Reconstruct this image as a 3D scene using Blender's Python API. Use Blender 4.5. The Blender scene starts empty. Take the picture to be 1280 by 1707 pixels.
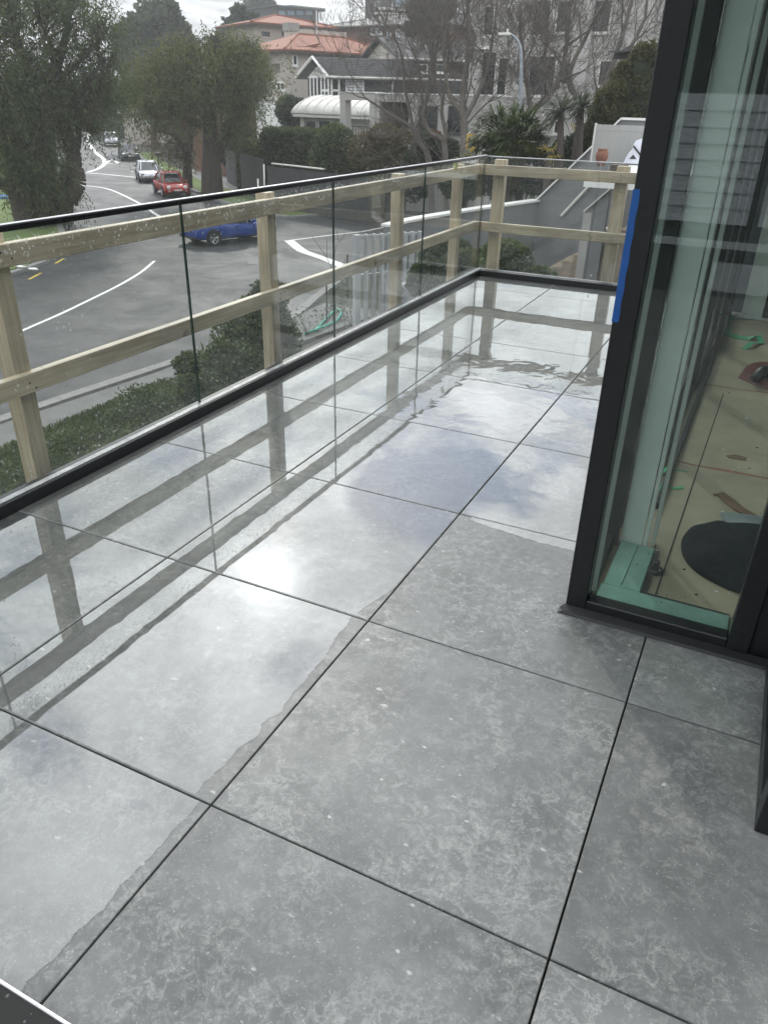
import bpy, math, random
import numpy as np
from mathutils import Matrix, Vector

# ------------------------------------------------------------------ camera, world, sun, exposure
S = bpy.context.scene
COL = S.collection
T = 0.9                                            # deck tile, metres
YAW, PIT, ROL = -0.4427, -0.4967, 0.0246
CAM = np.array([2.0912*T, -0.1803*T, 1.8117*T])
FPX, CX, CY = 1270.65, 640.0, 853.5
fw = np.array([math.sin(YAW)*math.cos(PIT), math.cos(YAW)*math.cos(PIT), math.sin(PIT)])
r0 = np.array([math.cos(YAW), -math.sin(YAW), 0.0]); u0_ = np.cross(r0, fw)
RT = math.cos(ROL)*r0 + math.sin(ROL)*u0_; UP = -math.sin(ROL)*r0 + math.cos(ROL)*u0_
cd = bpy.data.cameras.new('camera'); cam = bpy.data.objects.new('camera', cd); COL.objects.link(cam)
cd.sensor_fit = 'VERTICAL'; cd.sensor_height = 24.0; cd.lens = 24.0*FPX/1707.0
cd.clip_start = 0.02; cd.clip_end = 3000
cam.matrix_world = Matrix([[RT[0], UP[0], -fw[0], CAM[0]], [RT[1], UP[1], -fw[1], CAM[1]], [RT[2], UP[2], -fw[2], CAM[2]], [0, 0, 0, 1]])
S.camera = cam
SUN = np.array([-0.488, 0.682, 0.545])             # towards the sun
SUN_EL = math.asin(SUN[2]/np.linalg.norm(SUN)); SUN_AZ = math.atan2(SUN[0], SUN[1])
S.view_settings.view_transform = 'Standard'; S.view_settings.look = 'None'
S.view_settings.exposure = 0.95; S.view_settings.gamma = 1.0; S.view_settings.use_curve_mapping = False
S.render.engine = 'CYCLES'
cy = S.cycles
cy.max_bounces = 10; cy.transparent_max_bounces = 40; cy.glossy_bounces = 5; cy.diffuse_bounces = 3; cy.transmission_bounces = 8
cy.caustics_reflective = False; cy.caustics_refractive = False; cy.sample_clamp_indirect = 4.0
cy.use_denoising = True

sd = bpy.data.lights.new('sun', 'SUN'); so = bpy.data.objects.new('sun', sd); COL.objects.link(so)
sd.energy = 0.5; sd.angle = math.radians(1.6); sd.color = (1.0, 0.95, 0.87)
so.rotation_euler = Vector(tuple(SUN)).to_track_quat('Z', 'Y').to_euler()

W = bpy.data.worlds.new('World'); S.world = W; W.use_nodes = True
def N(nt, typ, **kw):
    n = nt.nodes.new(typ)
    for k, v in kw.items():
        if k in n.inputs: n.inputs[k].default_value = v
        else: setattr(n, k, v)
    return n
def build_world():
    nt = W.node_tree; nt.nodes.clear(); L = nt.links.new
    out = N(nt, 'ShaderNodeOutputWorld'); bg = N(nt, 'ShaderNodeBackground', Strength=0.12)
    sky = N(nt, 'ShaderNodeTexSky'); sky.sky_type = 'NISHITA'; sky.sun_disc = False
    sky.sun_elevation = SUN_EL; sky.sun_rotation = SUN_AZ % (2*math.pi); sky.air_density = 1.0; sky.dust_density = 0.4
    tc = N(nt, 'ShaderNodeTexCoord'); sep = N(nt, 'ShaderNodeSeparateXYZ'); L(tc.outputs['Generated'], sep.inputs[0])
    def m(op, a, b=None, clamp=False):
        n = N(nt, 'ShaderNodeMath', operation=op, use_clamp=clamp)
        for i, v in enumerate((a, b)):
            if v is None: continue
            if isinstance(v, (int, float)): n.inputs[i].default_value = v
            else: L(v, n.inputs[i])
        return n.outputs[0]
    zz = m('ADD', m('MAXIMUM', sep.outputs['Z'], 0.0), 0.12)
    cmb = N(nt, 'ShaderNodeCombineXYZ'); L(m('DIVIDE', sep.outputs['X'], zz), cmb.inputs[0]); L(m('DIVIDE', sep.outputs['Y'], zz), cmb.inputs[1])
    cmb.inputs[2].default_value = 3.7
    n1 = N(nt, 'ShaderNodeTexNoise', Scale=2.1, Detail=8.0, Roughness=0.60, Distortion=0.5); L(cmb.outputs[0], n1.inputs['Vector'])
    n2 = N(nt, 'ShaderNodeTexNoise', Scale=3.0, Detail=8.0, Roughness=0.60, Distortion=0.7); L(cmb.outputs[0], n2.inputs['Vector'])
    # breaks in the cloud where the photograph's water mirrors blue
    val = n1.outputs['Fac']
    for gdir, c0, c1, amt in (((-.355, .835, .42), .9915, .9998, .20), ((-.215, .885, .415), .9962, .9999, .15), ((-.60, .70, .385), .988, .9996, .16), ((-.74, .48, .47), .986, .9996, .16)):
        gd = N(nt, 'ShaderNodeVectorMath', operation='DOT_PRODUCT'); L(tc.outputs['Generated'], gd.inputs[0]); gl_ = np.array(gdir)/np.linalg.norm(gdir); gd.inputs[1].default_value = tuple(gl_)
        gm_ = N(nt, 'ShaderNodeMapRange', interpolation_type='SMOOTHSTEP'); L(gd.outputs['Value'], gm_.inputs[0]); gm_.inputs[1].default_value = c0; gm_.inputs[2].default_value = c1; gm_.inputs[4].default_value = amt
        val = m('SUBTRACT', val, gm_.outputs[0])
    cov = N(nt, 'ShaderNodeMapRange'); L(val, cov.inputs[0])
    cov.inputs[1].default_value = 0.30; cov.inputs[2].default_value = 0.41
    shade = N(nt, 'ShaderNodeMapRange'); L(n2.outputs['Fac'], shade.inputs[0])
    shade.inputs[1].default_value = 0.3; shade.inputs[2].default_value = 0.72; shade.inputs[3].default_value = 0.56; shade.inputs[4].default_value = 1.35
    dot = N(nt, 'ShaderNodeVectorMath', operation='DOT_PRODUCT'); L(tc.outputs['Generated'], dot.inputs[0]); dot.inputs[1].default_value = tuple(SUN/np.linalg.norm(SUN))
    dd = m('MAXIMUM', dot.outputs['Value'], 0.0)
    glow = m('ADD', m('MULTIPLY', m('POWER', dd, 9.0), 0.45), m('MULTIPLY', m('POWER', dd, 80.0), 0.35))
    glow = m('ADD', glow, m('MULTIPLY', m('POWER', dd, 1500.0), 2.5))
    hz = N(nt, 'ShaderNodeMapRange', interpolation_type='SMOOTHSTEP'); L(sep.outputs['Z'], hz.inputs[0]); hz.inputs[1].default_value = 0.06; hz.inputs[2].default_value = 0.36; hz.inputs[3].default_value = 0.10
    glow = m('MULTIPLY', glow, hz.outputs[0])
    zg = N(nt, 'ShaderNodeMapRange'); L(sep.outputs['Z'], zg.inputs[0]); zg.inputs[1].default_value = 0.04; zg.inputs[2].default_value = 0.27; zg.inputs[3].default_value = 0.80; zg.inputs[4].default_value = 1.85   # overcast: zenith brighter than the horizon
    bright = m('MULTIPLY', m('MULTIPLY', shade.outputs[0], zg.outputs[0]), m('ADD', glow, 1.0))
    cc = N(nt, 'ShaderNodeVectorMath', operation='SCALE'); cc.inputs[0].default_value = (4.3, 4.45, 4.6); L(bright, cc.inputs['Scale'])
    mix = N(nt, 'ShaderNodeMix', data_type='RGBA'); hc = N(nt, 'ShaderNodeMapRange'); L(sep.outputs['Z'], hc.inputs[0]); hc.inputs[1].default_value = 0.10; hc.inputs[2].default_value = 0.26; hc.inputs[3].default_value = 0.9; hc.inputs[4].default_value = 0.0
    L(m('MAXIMUM', cov.outputs[0], hc.outputs[0]), mix.inputs['Factor'])
    sc = N(nt, 'ShaderNodeVectorMath', operation='SCALE'); L(sky.outputs[0], sc.inputs[0]); sc.inputs['Scale'].default_value = 0.85
    L(sc.outputs[0], mix.inputs['A']); L(cc.outputs[0], mix.inputs['B'])
    L(mix.outputs['Result'], bg.inputs['Color']); L(bg.outputs[0], out.inputs['Surface'])
build_world()

# ------------------------------------------------------------------ pixel <-> place helpers (camera model of the photograph)
def ray(u, v): return RT*(u-CX)/FPX - UP*(v-CY)/FPX + fw
def at(u, v, D):                                    # point on the sight line at horizontal distance D
    d = ray(u, v); return CAM + d*D/math.hypot(d[0], d[1])
def onz(u, v, z): d = ray(u, v); return CAM + d*(z-CAM[2])/d[2]
def ony(u, v, y): d = ray(u, v); return CAM + d*(y-CAM[1])/d[1]
GZ = -4.6                                            # street level
def rnd(a, b): return random.uniform(a, b)
random.seed(7); RNG = np.random.default_rng(11)

# ------------------------------------------------------------------ materials
def mat(name, col, rough=0.6, var=0.25, scale=6.0, bump=0.0, bscale=40.0, metal=0.0, spec=0.5, col2=None, stretch=None, detail=5.0, island=0.0, trans=0.0):
    M = bpy.data.materials.new(name); M.use_nodes = True; nt = M.node_tree; L = nt.links.new
    b = nt.nodes['Principled BSDF']; b.inputs['Roughness'].default_value = rough; b.inputs['Metallic'].default_value = metal
    b.inputs['Specular IOR Level'].default_value = spec
    tc = N(nt, 'ShaderNodeTexCoord'); vec = tc.outputs['Object']
    if stretch:
        mp = N(nt, 'ShaderNodeMapping'); mp.inputs['Scale'].default_value = stretch; L(vec, mp.inputs[0]); vec = mp.outputs[0]
    n = N(nt, 'ShaderNodeTexNoise', Scale=scale, Detail=detail, Roughness=0.6); L(vec, n.inputs['Vector'])
    mr = N(nt, 'ShaderNodeMapRange'); L(n.outputs['Fac'], mr.inputs[0]); mr.inputs[1].default_value = 0.3; mr.inputs[2].default_value = 0.7
    mx = N(nt, 'ShaderNodeMix', data_type='RGBA'); L(mr.outputs[0], mx.inputs['Factor'])
    c2 = col2 if col2 else tuple(c*(1+var) for c in col); c1 = col if col2 else tuple(c*(1-var) for c in col)
    mx.inputs['A'].default_value = (*c1, 1); mx.inputs['B'].default_value = (*c2, 1)
    res = mx.outputs['Result']
    if island:
        g = N(nt, 'ShaderNodeNewGeometry'); hs = N(nt, 'ShaderNodeHueSaturation'); L(res, hs.inputs['Color'])
        m2 = N(nt, 'ShaderNodeMapRange'); L(g.outputs['Random Per Island'], m2.inputs[0]); m2.inputs[3].default_value = 1-island; m2.inputs[4].default_value = 1+island
        L(m2.outputs[0], hs.inputs['Value'])
        m3 = N(nt, 'ShaderNodeMapRange'); L(g.outputs['Random Per Island'], m3.inputs[0]); m3.inputs[3].default_value = 0.515; m3.inputs[4].default_value = 0.475
        L(m3.outputs[0], hs.inputs['Hue']); res = hs.outputs[0]
    L(res, b.inputs['Base Color'])
    if bump:
        n2 = N(nt, 'ShaderNodeTexNoise', Scale=bscale, Detail=4.0); L(vec, n2.inputs['Vector'])
        bp = N(nt, 'ShaderNodeBump', Strength=bump, Distance=0.02); L(n2.outputs['Fac'], bp.inputs['Height']); L(bp.outputs[0], b.inputs['Normal'])
    if trans:
        t = N(nt, 'ShaderNodeBsdfTranslucent'); L(res, t.inputs['Color']); ms = N(nt, 'ShaderNodeMixShader'); ms.inputs[0].default_value = trans
        L(b.outputs[0], ms.inputs[1]); L(t.outputs[0], ms.inputs[2]); L(ms.outputs[0], nt.nodes['Material Output'].inputs['Surface'])
    return M
def glassmat(name, tint, ior=1.5, rough=0.0, bump=0.0, bscale=3.0, milk=0.0):
    M = bpy.data.materials.new(name); M.use_nodes = True; nt = M.node_tree; L = nt.links.new; nt.nodes.remove(nt.nodes['Principled BSDF'])
    tr = N(nt, 'ShaderNodeBsdfTransparent'); tr.inputs[0].default_value = (*tint, 1)
    gl = N(nt, 'ShaderNodeBsdfAnisotropic' if False else 'ShaderNodeBsdfGlossy'); gl.inputs['Roughness'].default_value = rough; gl.inputs['Color'].default_value = (1, 1, 1, 1)
    fr = N(nt, 'ShaderNodeFresnel', IOR=ior); ms = N(nt, 'ShaderNodeMixShader')
    g = N(nt, 'ShaderNodeNewGeometry')                    # same reflectance from either side of the sheet
    inv = N(nt, 'ShaderNodeMapRange'); L(g.outputs['Backfacing'], inv.inputs[0]); inv.inputs[3].default_value = ior; inv.inputs[4].default_value = 1.0/ior
    L(inv.outputs[0], fr.inputs['IOR'])
    base = tr.outputs[0]
    if milk:                                               # dried spots and wet bloom on the balustrade; painted-in brightness on window and drops
        tl_ = N(nt, 'ShaderNodeBsdfTranslucent'); tl_.inputs[0].default_value = (.9, .93, .92, 1); mk = N(nt, 'ShaderNodeMixShader')
        tcm = N(nt, 'ShaderNodeTexCoord'); nm = N(nt, 'ShaderNodeTexNoise', Scale=2.5, Detail=8.0, Roughness=.75); L(tcm.outputs['Object'], nm.inputs['Vector'])
        rm_ = N(nt, 'ShaderNodeMapRange'); L(nm.outputs['Fac'], rm_.inputs[0]); rm_.inputs[1].default_value = .35; rm_.inputs[2].default_value = .7; rm_.inputs[3].default_value = milk*.4; rm_.inputs[4].default_value = milk*1.6
        L(rm_.outputs[0], mk.inputs[0]); L(tr.outputs[0], mk.inputs[1]); L(tl_.outputs[0], mk.inputs[2]); base = mk.outputs[0]
    L(fr.outputs[0], ms.inputs[0]); L(base, ms.inputs[1]); L(gl.outputs[0], ms.inputs[2]); L(ms.outputs[0], nt.nodes['Material Output'].inputs['Surface'])
    if bump:
        tc = N(nt, 'ShaderNodeTexCoord'); n2 = N(nt, 'ShaderNodeTexNoise', Scale=bscale, Detail=2.0, Distortion=0.6); L(tc.outputs['Object'], n2.inputs['Vector'])
        bp = N(nt, 'ShaderNodeBump', Strength=1.0, Distance=bump); L(n2.outputs['Fac'], bp.inputs['Height'])
        L(bp.outputs[0], gl.inputs['Normal']); L(bp.outputs[0], fr.inputs['Normal'])
    return M
def tilemat():
    M = bpy.data.materials.new('stone_tile'); M.use_nodes = True; nt = M.node_tree; L = nt.links.new; b = nt.nodes['Principled BSDF']
    tc = N(nt, 'ShaderNodeTexCoord'); oi = N(nt, 'ShaderNodeObjectInfo')
    of = N(nt, 'ShaderNodeVectorMath', operation='SCALE'); of.inputs[0].default_value = (71, 39, 23); L(oi.outputs['Random'], of.inputs['Scale'])
    ad = N(nt, 'ShaderNodeVectorMath', operation='ADD'); L(tc.outputs['Object'], ad.inputs[0]); L(of.outputs[0], ad.inputs[1]); v = ad.outputs[0]
    def noise(sc, de, ro, di, lo, hi, a=0.0, bb=1.0):
        n = N(nt, 'ShaderNodeTexNoise', Scale=sc, Detail=de, Roughness=ro, Distortion=di); L(v, n.inputs['Vector'])
        r = N(nt, 'ShaderNodeMapRange'); L(n.outputs['Fac'], r.inputs[0]); r.inputs[1].default_value = lo; r.inputs[2].default_value = hi; r.inputs[3].default_value = a; r.inputs[4].default_value = bb
        return r.outputs[0]
    def mixc(f, a, c):
        m = N(nt, 'ShaderNodeMix', data_type='RGBA'); L(f, m.inputs['Factor'])
        for k, x in (('A', a), ('B', c)):
            if isinstance(x, tuple): m.inputs[k].default_value = (*x, 1)
            else: L(x, m.inputs[k])
        return m.outputs['Result']
    def mm(op, a, c):
        m = N(nt, 'ShaderNodeMath', operation=op)
        for i, x in enumerate((a, c)):
            if isinstance(x, (int, float)): m.inputs[i].default_value = x
            else: L(x, m.inputs[i])
        return m.outputs[0]
    c = mixc(noise(3.2, 6, 0.62, 0.3, 0.33, 0.68), (0.106, 0.112, 0.109), (0.200, 0.208, 0.203))
    c = mixc(mm('MULTIPLY', noise(30, 8, 0.82, 0.5, 0.47, 0.63, 0, 0.85), noise(4.5, 4, 0.6, 0, 0.38, 0.62, 0.25, 1.0)), c, (0.33, 0.335, 0.322))
    # pale wandering veins, in patches
    nv = N(nt, 'ShaderNodeTexNoise', Scale=7.5, Detail=7.0, Roughness=0.66, Distortion=0.35); L(v, nv.inputs['Vector'])
    d = mm('ABSOLUTE', mm('SUBTRACT', nv.outputs['Fac'], 0.5), 0)
    vr = N(nt, 'ShaderNodeMapRange'); L(d, vr.inputs[0]); vr.inputs[1].default_value = 0.0; vr.inputs[2].default_value = 0.02; vr.inputs[3].default_value = 1.0; vr.inputs[4].default_value = 0.0
    c = mixc(mm('MULTIPLY', vr.outputs[0], noise(2.6, 3, 0.5, 0, 0.44, 0.64, 0, 0.48)), c, (0.44, 0.45, 0.435))
    # shell fossils
    vo = N(nt, 'ShaderNodeTexVoronoi', Scale=19.0); mp = N(nt, 'ShaderNodeMapping'); mp.inputs['Scale'].default_value = (1, 1.9, 1); mp.inputs['Rotation'].default_value = (0, 0, 0.7); L(v, mp.inputs[0])
    nn = N(nt, 'ShaderNodeTexNoise', Scale=16.0, Detail=2.0); L(v, nn.inputs['Vector']); a2 = N(nt, 'ShaderNodeVectorMath', operation='MULTIPLY_ADD'); L(nn.outputs['Color'], a2.inputs[0]); a2.inputs[1].default_value = (.09, .09, .09); L(mp.outputs[0], a2.inputs[2]); L(a2.outputs[0], vo.inputs['Vector'])
    r1 = N(nt, 'ShaderNodeMapRange'); L(vo.outputs['Distance'], r1.inputs[0]); r1.inputs[1].default_value = 0.10; r1.inputs[2].default_value = 0.20; r1.inputs[3].default_value = 1; r1.inputs[4].default_value = 0
    sp = N(nt, 'ShaderNodeSeparateColor'); L(vo.outputs['Color'], sp.inputs[0]); r2 = N(nt, 'ShaderNodeMapRange'); L(sp.outputs[0], r2.inputs[0]); r2.inputs[1].default_value = 0.88; r2.inputs[2].default_value = 0.93
    c = mixc(mm('MULTIPLY', mm('MULTIPLY', r1.outputs[0], r2.outputs[0]), 0.8), c, (0.52, 0.53, 0.51))
    c = mixc(noise(140, 2, 0.5, 0, 0.64, 0.74, 0, 0.55), c, (0.45, 0.46, 0.45))
    # per tile tone
    hs = N(nt, 'ShaderNodeHueSaturation'); L(c, hs.inputs['Color']); r3 = N(nt, 'ShaderNodeMapRange'); L(oi.outputs['Random'], r3.inputs[0]); r3.inputs[3].default_value = 0.88; r3.inputs[4].default_value = 1.1; L(r3.outputs[0], hs.inputs['Value'])
    L(hs.outputs[0], b.inputs['Base Color'])
    L(noise(7, 5, 0.6, 0, 0.3, 0.7, 0.36, 0.56), b.inputs['Roughness'])
    n2 = N(nt, 'ShaderNodeTexNoise', Scale=60.0, Detail=5.0); L(v, n2.inputs['Vector']); bp = N(nt, 'ShaderNodeBump', Strength=0.08, Distance=0.002); L(n2.outputs['Fac'], bp.inputs['Height']); L(bp.outputs[0], b.inputs['Normal'])
    return M
def timbermat():
    M = bpy.data.materials.new('pine_timber'); M.use_nodes = True; nt = M.node_tree; L = nt.links.new; b = nt.nodes['Principled BSDF']
    tc = N(nt, 'ShaderNodeTexCoord'); oi = N(nt, 'ShaderNodeObjectInfo')
    of = N(nt, 'ShaderNodeVectorMath', operation='SCALE'); of.inputs[0].default_value = (13, 17, 29); L(oi.outputs['Random'], of.inputs['Scale'])
    ad = N(nt, 'ShaderNodeVectorMath', operation='ADD'); L(tc.outputs['Object'], ad.inputs[0]); L(of.outputs[0], ad.inputs[1])
    n1 = N(nt, 'ShaderNodeTexNoise', Scale=2.2, Detail=4.0); L(ad.outputs[0], n1.inputs['Vector'])
    mp = N(nt, 'ShaderNodeMapping'); mp.inputs['Scale'].default_value = (22, 22, 1.2); L(ad.outputs[0], mp.inputs[0])
    n3 = N(nt, 'ShaderNodeTexNoise', Scale=2.0, Detail=5.0, Distortion=0.8); L(mp.outputs[0], n3.inputs['Vector'])
    mx = N(nt, 'ShaderNodeMix', data_type='RGBA'); gr = N(nt, 'ShaderNodeMapRange'); L(n3.outputs['Fac'], gr.inputs[0]); gr.inputs[1].default_value = .28; gr.inputs[2].default_value = .70; L(gr.outputs[0], mx.inputs['Factor']); mx.inputs['A'].default_value = (0.46, 0.37, 0.25, 1); mx.inputs['B'].default_value = (0.74, 0.64, 0.48, 1)
    r = N(nt, 'ShaderNodeMapRange'); L(n1.outputs['Fac'], r.inputs[0]); r.inputs[1].default_value = 0.35; r.inputs[2].default_value = 0.7; r.inputs[3].default_value = 0.66; r.inputs[4].default_value = 1.08
    hs = N(nt, 'ShaderNodeHueSaturation'); L(mx.outputs['Result'], hs.inputs['Color']); L(r.outputs[0], hs.inputs['Value'])
    vo = N(nt, 'ShaderNodeTexVoronoi', Scale=2.3); L(ad.outputs[0], vo.inputs['Vector'])      # knots
    r2 = N(nt, 'ShaderNodeMapRange'); L(vo.outputs['Distance'], r2.inputs[0]); r2.inputs[1].default_value = 0.03; r2.inputs[2].default_value = 0.09; r2.inputs[3].default_value = 0.8; r2.inputs[4].default_value = 0
    m2 = N(nt, 'ShaderNodeMix', data_type='RGBA'); L(r2.outputs[0], m2.inputs['Factor']); L(hs.outputs[0], m2.inputs['A']); m2.inputs['B'].default_value = (0.13, 0.075, 0.04, 1)
    L(m2.outputs['Result'], b.inputs['Base Color']); b.inputs['Roughness'].default_value = 0.33
    bp = N(nt, 'ShaderNodeBump', Strength=0.25, Distance=0.004); L(n3.outputs['Fac'], bp.inputs['Height']); L(bp.outputs[0], b.inputs['Normal'])
    return M

MT = {}
def m_(k, *a, **kw): MT[k] = mat(k, *a, **kw); return MT[k]
MT['tile'] = tilemat(); MT['timber'] = timbermat()
MT['film'] = glassmat('water_film', (0.80, 0.81, 0.80), ior=2.15, rough=0.0, bump=0.0007, bscale=2.6)
MT['ripple'] = glassmat('water_film_rippled', (0.80, 0.81, 0.80), ior=2.15, rough=0.0, bump=0.0022, bscale=4.5)
MT['glass'] = glassmat('balustrade_glass', (0.955, 0.97, 0.96), ior=1.45, milk=0.016)
MT['wglass'] = glassmat('window_glass', (0.90, 0.95, 0.93), ior=1.5, milk=0.012)  # milk lays a pale veil for the window's bluish-white reflection
MT['drop'] = glassmat('water_drop', (0.96, 0.97, 0.97), ior=1.9, milk=0.32)  # milk whitens the drops, painting in their backlit brightness
m_('gedge', (0.02, 0.05, 0.043), 0.15, spec=0.6); m_('joint', (0.02, 0.02, 0.02), 0.8)
m_('black', (0.012, 0.013, 0.014), 0.38, var=0.3, scale=30, bump=0.03, bscale=300); m_('blackcap', (0.02, 0.021, 0.022), 0.25, metal=0.4)
m_('alu', (0.55, 0.56, 0.57), 0.3, metal=0.9); m_('white', (0.78, 0.78, 0.76), 0.5, var=0.05); m_('offwhite', (0.62, 0.61, 0.57), 0.6, var=0.08)
m_('concrete', (0.22, 0.215, 0.205), 0.8, var=0.2, bump=0.15); m_('conc_dark', (0.16, 0.16, 0.155), 0.8, var=0.2, bump=0.15)
m_('paint', (0.72, 0.72, 0.70), 0.55, var=0.15, scale=9, bump=0.1)
m_('tape', (0.015, 0.10, 0.36), 0.45, var=0.12, scale=25, bump=0.05)

# ------------------------------------------------------------------ object helpers
def root_of(o):
    while o.parent: o = o.parent
    return o
class MB:
    def __init__(s): s.v = []; s.f = []; s.mi = []
    def add(s, vs, fs, mi=0):
        b = len(s.v); s.v += [tuple(map(float, p)) for p in vs]; s.f += [tuple(b+i for i in f) for f in fs]; s.mi += [mi]*len(fs); return s
    def box(s, x0, x1, y0, y1, z0, z1, mi=0):
        v = [(x0,y0,z0),(x1,y0,z0),(x1,y1,z0),(x0,y1,z0),(x0,y0,z1),(x1,y0,z1),(x1,y1,z1),(x0,y1,z1)]
        return s.add(v, [(0,3,2,1),(4,5,6,7),(0,1,5,4),(1,2,6,5),(2,3,7,6),(3,0,4,7)], mi)
    def cbox(s, x0, x1, y0, y1, z0, z1, c=0.004, mi=0):        # box with chamfered long edges all round (top and bottom loops inset)
        v = []
        for z, i in ((z0, c), (z0+c, 0), (z1-c, 0), (z1, c)):
            for (x, y) in ((x0+i, y0+c), (x0+c, y0+i), (x1-c, y0+i), (x1-i, y0+c), (x1-i, y1-c), (x1-c, y1-i), (x0+c, y1-i), (x0+i, y1-c)): v.append((x, y, z))
        f = [tuple(reversed(range(8))), tuple(range(24, 32))]
        for k in range(3):
            for i in range(8): j = (i+1) % 8; f.append((k*8+i, k*8+j, k*8+8+j, k*8+8+i))
        return s.add(v, f, mi)
    def hexa(s, p, mi=0): return s.add(p, [(0,3,2,1),(4,5,6,7),(0,1,5,4),(1,2,6,5),(2,3,7,6),(3,0,4,7)], mi)
    def tube(s, pts, rad, n=8, mi=0, cap=True):
        pts = [np.array(p, float) for p in pts]; m = len(pts); rr = rad if hasattr(rad, '__len__') else [rad]*m
        vs = []; ref = None
        for i, p in enumerate(pts):
            d = pts[min(i+1, m-1)] - pts[max(i-1, 0)]; d /= (np.linalg.norm(d)+1e-9)
            if ref is None: ref = np.array([0, 0, 1.0]) if abs(d[2]) < 0.9 else np.array([1.0, 0, 0])
            a = np.cross(d, ref); a /= (np.linalg.norm(a)+1e-9); b = np.cross(d, a); ref = b if False else ref
            for k in range(n): t = 2*math.pi*k/n; vs.append(p + rr[i]*(math.cos(t)*a + math.sin(t)*b))
        fs = [(i*n+k, i*n+(k+1) % n, (i+1)*n+(k+1) % n, (i+1)*n+k) for i in range(m-1) for k in range(n)]
        if cap: fs += [tuple(reversed(range(n))), tuple(range((m-1)*n, m*n))]
        return s.add(vs, fs, mi)
    def lathe(s, prof, c=(0, 0, 0), n=20, axis='z', mi=0, flip=1):
        vs = []
        for r, h in prof:
            for k in range(n):
                t = 2*math.pi*k/n; a, b = r*math.cos(t), r*math.sin(t)
                vs.append((c[0]+a, c[1]+b, c[2]+h) if axis == 'z' else ((c[0]+a, c[1]+h*flip, c[2]+b) if axis == 'y' else (c[0]+h*flip, c[1]+a, c[2]+b)))
        m = len(prof); fs = [(i*n+k, i*n+(k+1) % n, (i+1)*n+(k+1) % n, (i+1)*n+k) for i in range(m-1) for k in range(n)]
        fs += [tuple(reversed(range(n))), tuple(range((m-1)*n, m*n))]
        return s.add(vs, fs, mi)
    def prism(s, poly, z0, z1, mi=0):
        n = len(poly); v = [(p[0], p[1], z0) for p in poly] + [(p[0], p[1], z1) for p in poly]
        return s.add(v, [tuple(reversed(range(n))), tuple(range(n, 2*n))] + [(i, (i+1) % n, n+(i+1) % n, n+i) for i in range(n)], mi)
    def sheet(s, poly, z, mi=0): return s.add([(p[0], p[1], z) for p in poly], [tuple(range(len(poly)))], mi)
    def blob(s, c, r, n=10, m=6, j=0.0, mi=0):
        vs = [(c[0], c[1], c[2]-r[2])]
        for i in range(1, m):
            a = math.pi*i/m - math.pi/2
            for k in range(n):
                t = 2*math.pi*k/n; q = 1+random.uniform(-j, j)
                vs.append((c[0]+q*r[0]*math.cos(a)*math.cos(t), c[1]+q*r[1]*math.cos(a)*math.sin(t), c[2]+q*r[2]*math.sin(a)))
        vs.append((c[0], c[1], c[2]+r[2])); fs = [(0, 1+(k+1) % n, 1+k) for k in range(n)]
        for i in range(m-2):
            for k in range(n): a = 1+i*n; fs.append((a+k, a+(k+1) % n, a+n+(k+1) % n, a+n+k))
        e = len(vs)-1; a = 1+(m-2)*n; fs += [(a+k, a+(k+1) % n, e) for k in range(n)]
        return s.add(vs, fs, mi)
    def build(s, name, mats, parent=None, smooth=False, kind=None, org=None):
        me = bpy.data.meshes.new(name)
        off = np.array(root_of(parent).location) if parent else (np.array(org, float) if org is not None else np.zeros(3))
        v = np.array(s.v, float) - off
        me.from_pydata(v.tolist(), [], s.f)
        for m in (mats if isinstance(mats, (list, tuple)) else [mats]): me.materials.append(MT[m] if isinstance(m, str) else m)
        me.polygons.foreach_set('material_index', s.mi)
        if smooth: me.polygons.foreach_set('use_smooth', [True]*len(s.f))
        o = bpy.data.objects.new(name, me); COL.objects.link(o)
        if parent: o.parent = parent
        elif org is not None: o.location = tuple(off)
        if kind: o['kind'] = kind
        return o
def thing(name, label, cat, loc=(0, 0, 0), group=None):
    o = bpy.data.objects.new(name, None); COL.objects.link(o); o.location = tuple(map(float, loc)); o.empty_display_size = 0.2
    o['label'] = label; o['category'] = cat
    if group: o['group'] = group
    return o
def tag(o, label, cat, group=None):
    o['label'] = label; o['category'] = cat
    if group: o['group'] = group
    return o
def struct(o): o['kind'] = 'structure'; return o
def share(name, me, parent, loc=(0, 0, 0), rot=None):
    o = bpy.data.objects.new(name, me); COL.objects.link(o); o.parent = parent; o.location = loc
    if rot: o.rotation_euler = rot
    return o

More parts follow.
